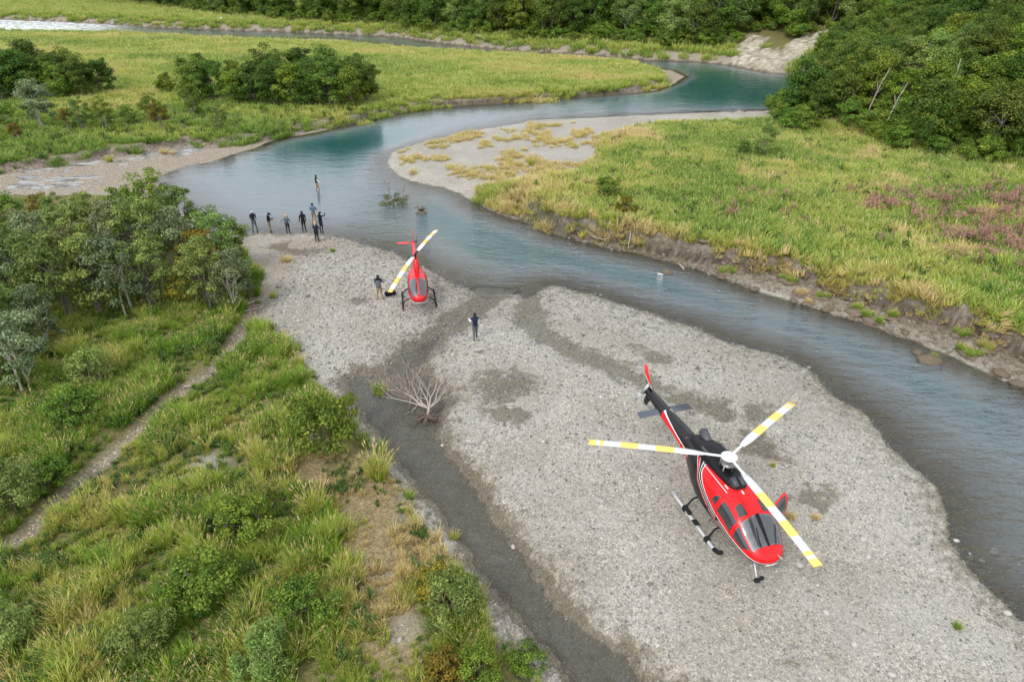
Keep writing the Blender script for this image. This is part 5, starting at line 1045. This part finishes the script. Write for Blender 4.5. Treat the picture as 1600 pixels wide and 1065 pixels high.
PEOPLE = [
 person(399, 361, 20, 1.76, 'black', 'black', 'slate', 'dark', 'grey', 'person in black jacket bent forward with grey hair at the river edge', lean=32, head=25, arms=((25, 4, 20), (25, 4, 20)), step=.12, spread=.13),
 person(423, 363, -75, 1.72, 'black', 'black', 'khaki', 'dark', 'dark', 'person in black jacket, dark cap and khaki trousers looking down', head=30, arms=((25, 4, 60), (25, 4, 60)), cap='black'),
 person(451, 365, 5, 1.68, 'grey', 'grey', 'dark', 'dark', 'blonde', 'blonde person in grey jacket with a backpack and one arm held out', arms=((10, 48, 20), (12, 6, 40)), longhair=True, pack='slate'),
 person(476, 362, 25, 1.78, 'black', 'black', 'dark', 'dark', 'dark', 'person in black jacket and cap with dark trousers facing the river', arms=((8, 12, 10), (5, 6, 10)), cap='black', head=10),
 person(492, 350, 0, 1.86, 'blue', 'blue', 'tan', 'tan', 'dark', 'tall person in blue grey shirt and tan waders standing ankle deep', arms=((25, 8, 60), (25, 8, 60)), spread=.12, z=-.08),
 person(503, 362, -25, 1.72, 'black', 'black', 'purple', 'brown', 'dark', 'person in black top and purple trousers with one hand raised', arms=((20, 8, 25), (80, 14, 85)), cap='black'),
 person(496, 378, -10, 1.70, 'navy', 'navy', 'dark', 'brown', 'blonde', 'person with long fair hair in navy jacket standing behind the others on sand', arms=((20, 8, 45), (20, 8, 65)), longhair=True),
 person(497, 301, -60, 1.78, 'black', 'white', 'tan', 'dark', 'dark', 'person in black vest and white sleeves wading alone in the river', arms=((15, 6, 40), (15, 6, 40)), step=.15, z=-.32),
 person(594, 468, 5, 1.78, 'black', 'grey', 'tan', 'black', 'dark', 'person in tan waders with a dark pack beside the small helicopter', arms=((20, 14, 55), (20, 14, 55)), spread=.13, pack='slate'),
 person(743, 531, 15, 1.80, 'navy', 'white', 'slate', 'dark', 'dark', 'person in navy vest and white sleeves walking over the gravel', arms=((25, 10, 75), (5, 6, 15)), step=.13, spread=.05)]
bpy.context.view_layer.update(); dg = bpy.context.evaluated_depsgraph_get()
for d_ in PEOPLE:
    ob, V = d_['ob'], d_['V']; me = bpy.data.meshes.new_from_object(ob.evaluated_get(dg)); me.name = 'person'
    bm = bmesh.new(); bm.from_mesh(me); nb = len(bm.faces)
    slots = ['skin', 'top', 'sleeve', 'pants', 'boots', 'hair']; segs = [(V[a], V[b], slots.index(l), (d_['rad'][a] + d_['rad'][b]) / 2) for (a, b), l in d_['lab'].items()]
    def near(c):
        best = 9; r_ = 0
        for a, b, s_, rd in segs:
            ab = b - a; t = max(0, min(1, (c - a).dot(ab) / ab.length_squared)); q = (c - a - ab * t).length / rd
            if q < best: best, r_ = q, s_
        return r_
    for f in bm.faces: f.material_index = near(f.calc_center_median()); f.smooth = True
    fwd = d_['Rh'] @ Vector((0, 1, 0)); upv = d_['Rh'] @ Vector((0, 0, 1)); hc = V['hea']
    for f in bm.faces:   # face side of the head stays skin
        c_ = f.calc_center_median()
        if f.material_index in (0, 5) and c_.z > V['nec'].z + .02 * 0 and (c_ - hc).length < .2: f.material_index = 0 if ((c_ - hc).dot(fwd) > .02 and (c_ - hc).dot(upv) < .06) else 5
    k0 = len(bm.faces)
    ball(bm, hc + fwd * .098 - upv * .005, (.014, .018, .02), 1)
    for s_ in (-1, 1): ball(bm, hc + Vector((s_ * .092, 0, 0)) - upv * .0, (.014, .022, .03), 1)
    for n_, s_ in (('l', -1), ('r', 1)):
        h0 = V['han' + n_]; dr = V['_d' + n_].normalized(); sd_ = dr.cross(Vector((0, 1, .2))).normalized(); pal = sd_.cross(dr)
        for q, (ofs, ln) in enumerate(((-.027, .07), (-.009, .082), (.009, .078), (.026, .06))):
            b0 = h0 + pal * ofs + dr * .01; tube(bm, [b0, b0 + dr * ln * .55 + sd_ * .006, b0 + dr * ln + sd_ * .02], [.0095, .009, .007], 6)
        b0 = h0 - dr * .04 + pal * .03; tube(bm, [b0, b0 + pal * .03 + dr * .02, b0 + pal * .04 + dr * .055], [.011, .010, .008], 6)
    bm.faces.ensure_lookup_table()
    for f in bm.faces[k0:]: f.material_index = 0; f.smooth = True
    me.materials.clear()
    for s_ in slots: me.materials.append(SKIN if s_ == 'skin' else HAIR[d_['hair']] if s_ == 'hair' else CL[d_['mats'][s_]])
    bm.to_mesh(me); bm.free(); bpy.data.objects.remove(ob)
    u, v, face, k, z = d_['args']
    if z is None: loc = at(u, v)
    else: a_, b_ = px(u, v, z); loc = Vector((a_, b_, z))
    o = link('person', me); o.location = loc; o.rotation_euler = (0, 0, R(face)); o.scale = (k, k, k); tag(o, d_['label'], 'person')
    if d_['cap']:
        bm = bmesh.new(); ball(bm, hc + upv * .055, (.103, .108, .072), 2); tube(bm, [hc + fwd * .06 + upv * .045, hc + fwd * .19 + upv * .03], [.075, .05], 8); bmo('cap', bm, CL[d_['cap']], o)
    bm = bmesh.new(); bk = -fwd
    if d_['longhair']: ball(bm, hc + bk * .02 + upv * .02, (.102, .104, .11), 2); ball(bm, hc + bk * .085 - upv * .12, (.075, .045, .14), 2)
    else: ball(bm, hc + bk * .02 + upv * .025, (.102, .104, .10), 2)
    bmo('hair', bm, HAIR[d_['hair']], o)
    if d_['pack']:
        M_ = o.matrix_basis; pe = empty('backpack', (0, 0, 0)); pe.matrix_world = Matrix.Translation(loc) @ Matrix.Rotation(R(face), 4, 'Z')
        bm = bmesh.new(); box(bm, Vector((0, -.23, 1.22)) * k, (.30, .18, .44), bevel=.06); box(bm, Vector((0, -.34, 1.14)) * k, (.22, .08, .2), bevel=.03); bmo('pack_body', bm, CL[d_['pack']], pe)
        for s_ in (-1, 1): bm = bmesh.new(); tube(bm, [Vector((s_ * .1, -.16, 1.42)) * k, Vector((s_ * .11, .02, 1.53)) * k, Vector((s_ * .12, .17, 1.38)) * k, Vector((s_ * .13, .12, 1.12)) * k], .02, 6); bmo('strap', bm, CL['black'], pe)
        tag(pe, 'slate backpack worn by the ' + ('blonde person at the river edge' if d_['longhair'] else 'person beside the small helicopter'), 'backpack')
V = PEOPLE[-1]['V']
# gull over the far bank
e = empty('gull', (-58, 150, 8.0), .5); GW = plain('white_feathers', (.80, .80, .79), .8, .2, var=.06); bm = bmesh.new(); tube(bm, [(-.26, 0, 0), (-.14, 0, .02), (.06, 0, .02), (.18, 0, .03), (.27, 0, .02)], [.02, .07, .085, .05, .012], 10); bmo('body', bm, GW, e)
for s_ in (1, -1): bm = bmesh.new(); wing(bm, (.02, s_ * .05, .04), (.06, s_ * .36, .2), .2, .17, .02); wing(bm, (.06, s_ * .36, .2), (-.08, s_ * .72, .14), .17, .05, .012); bmo('wing', bm, GW, e)
bm = bmesh.new(); box(bm, (-.32, 0, .0), (.16, .12, .012)); bmo('tail', bm, GW, e); tag(e, 'white gull flying in front of the far bank trees', 'bird')
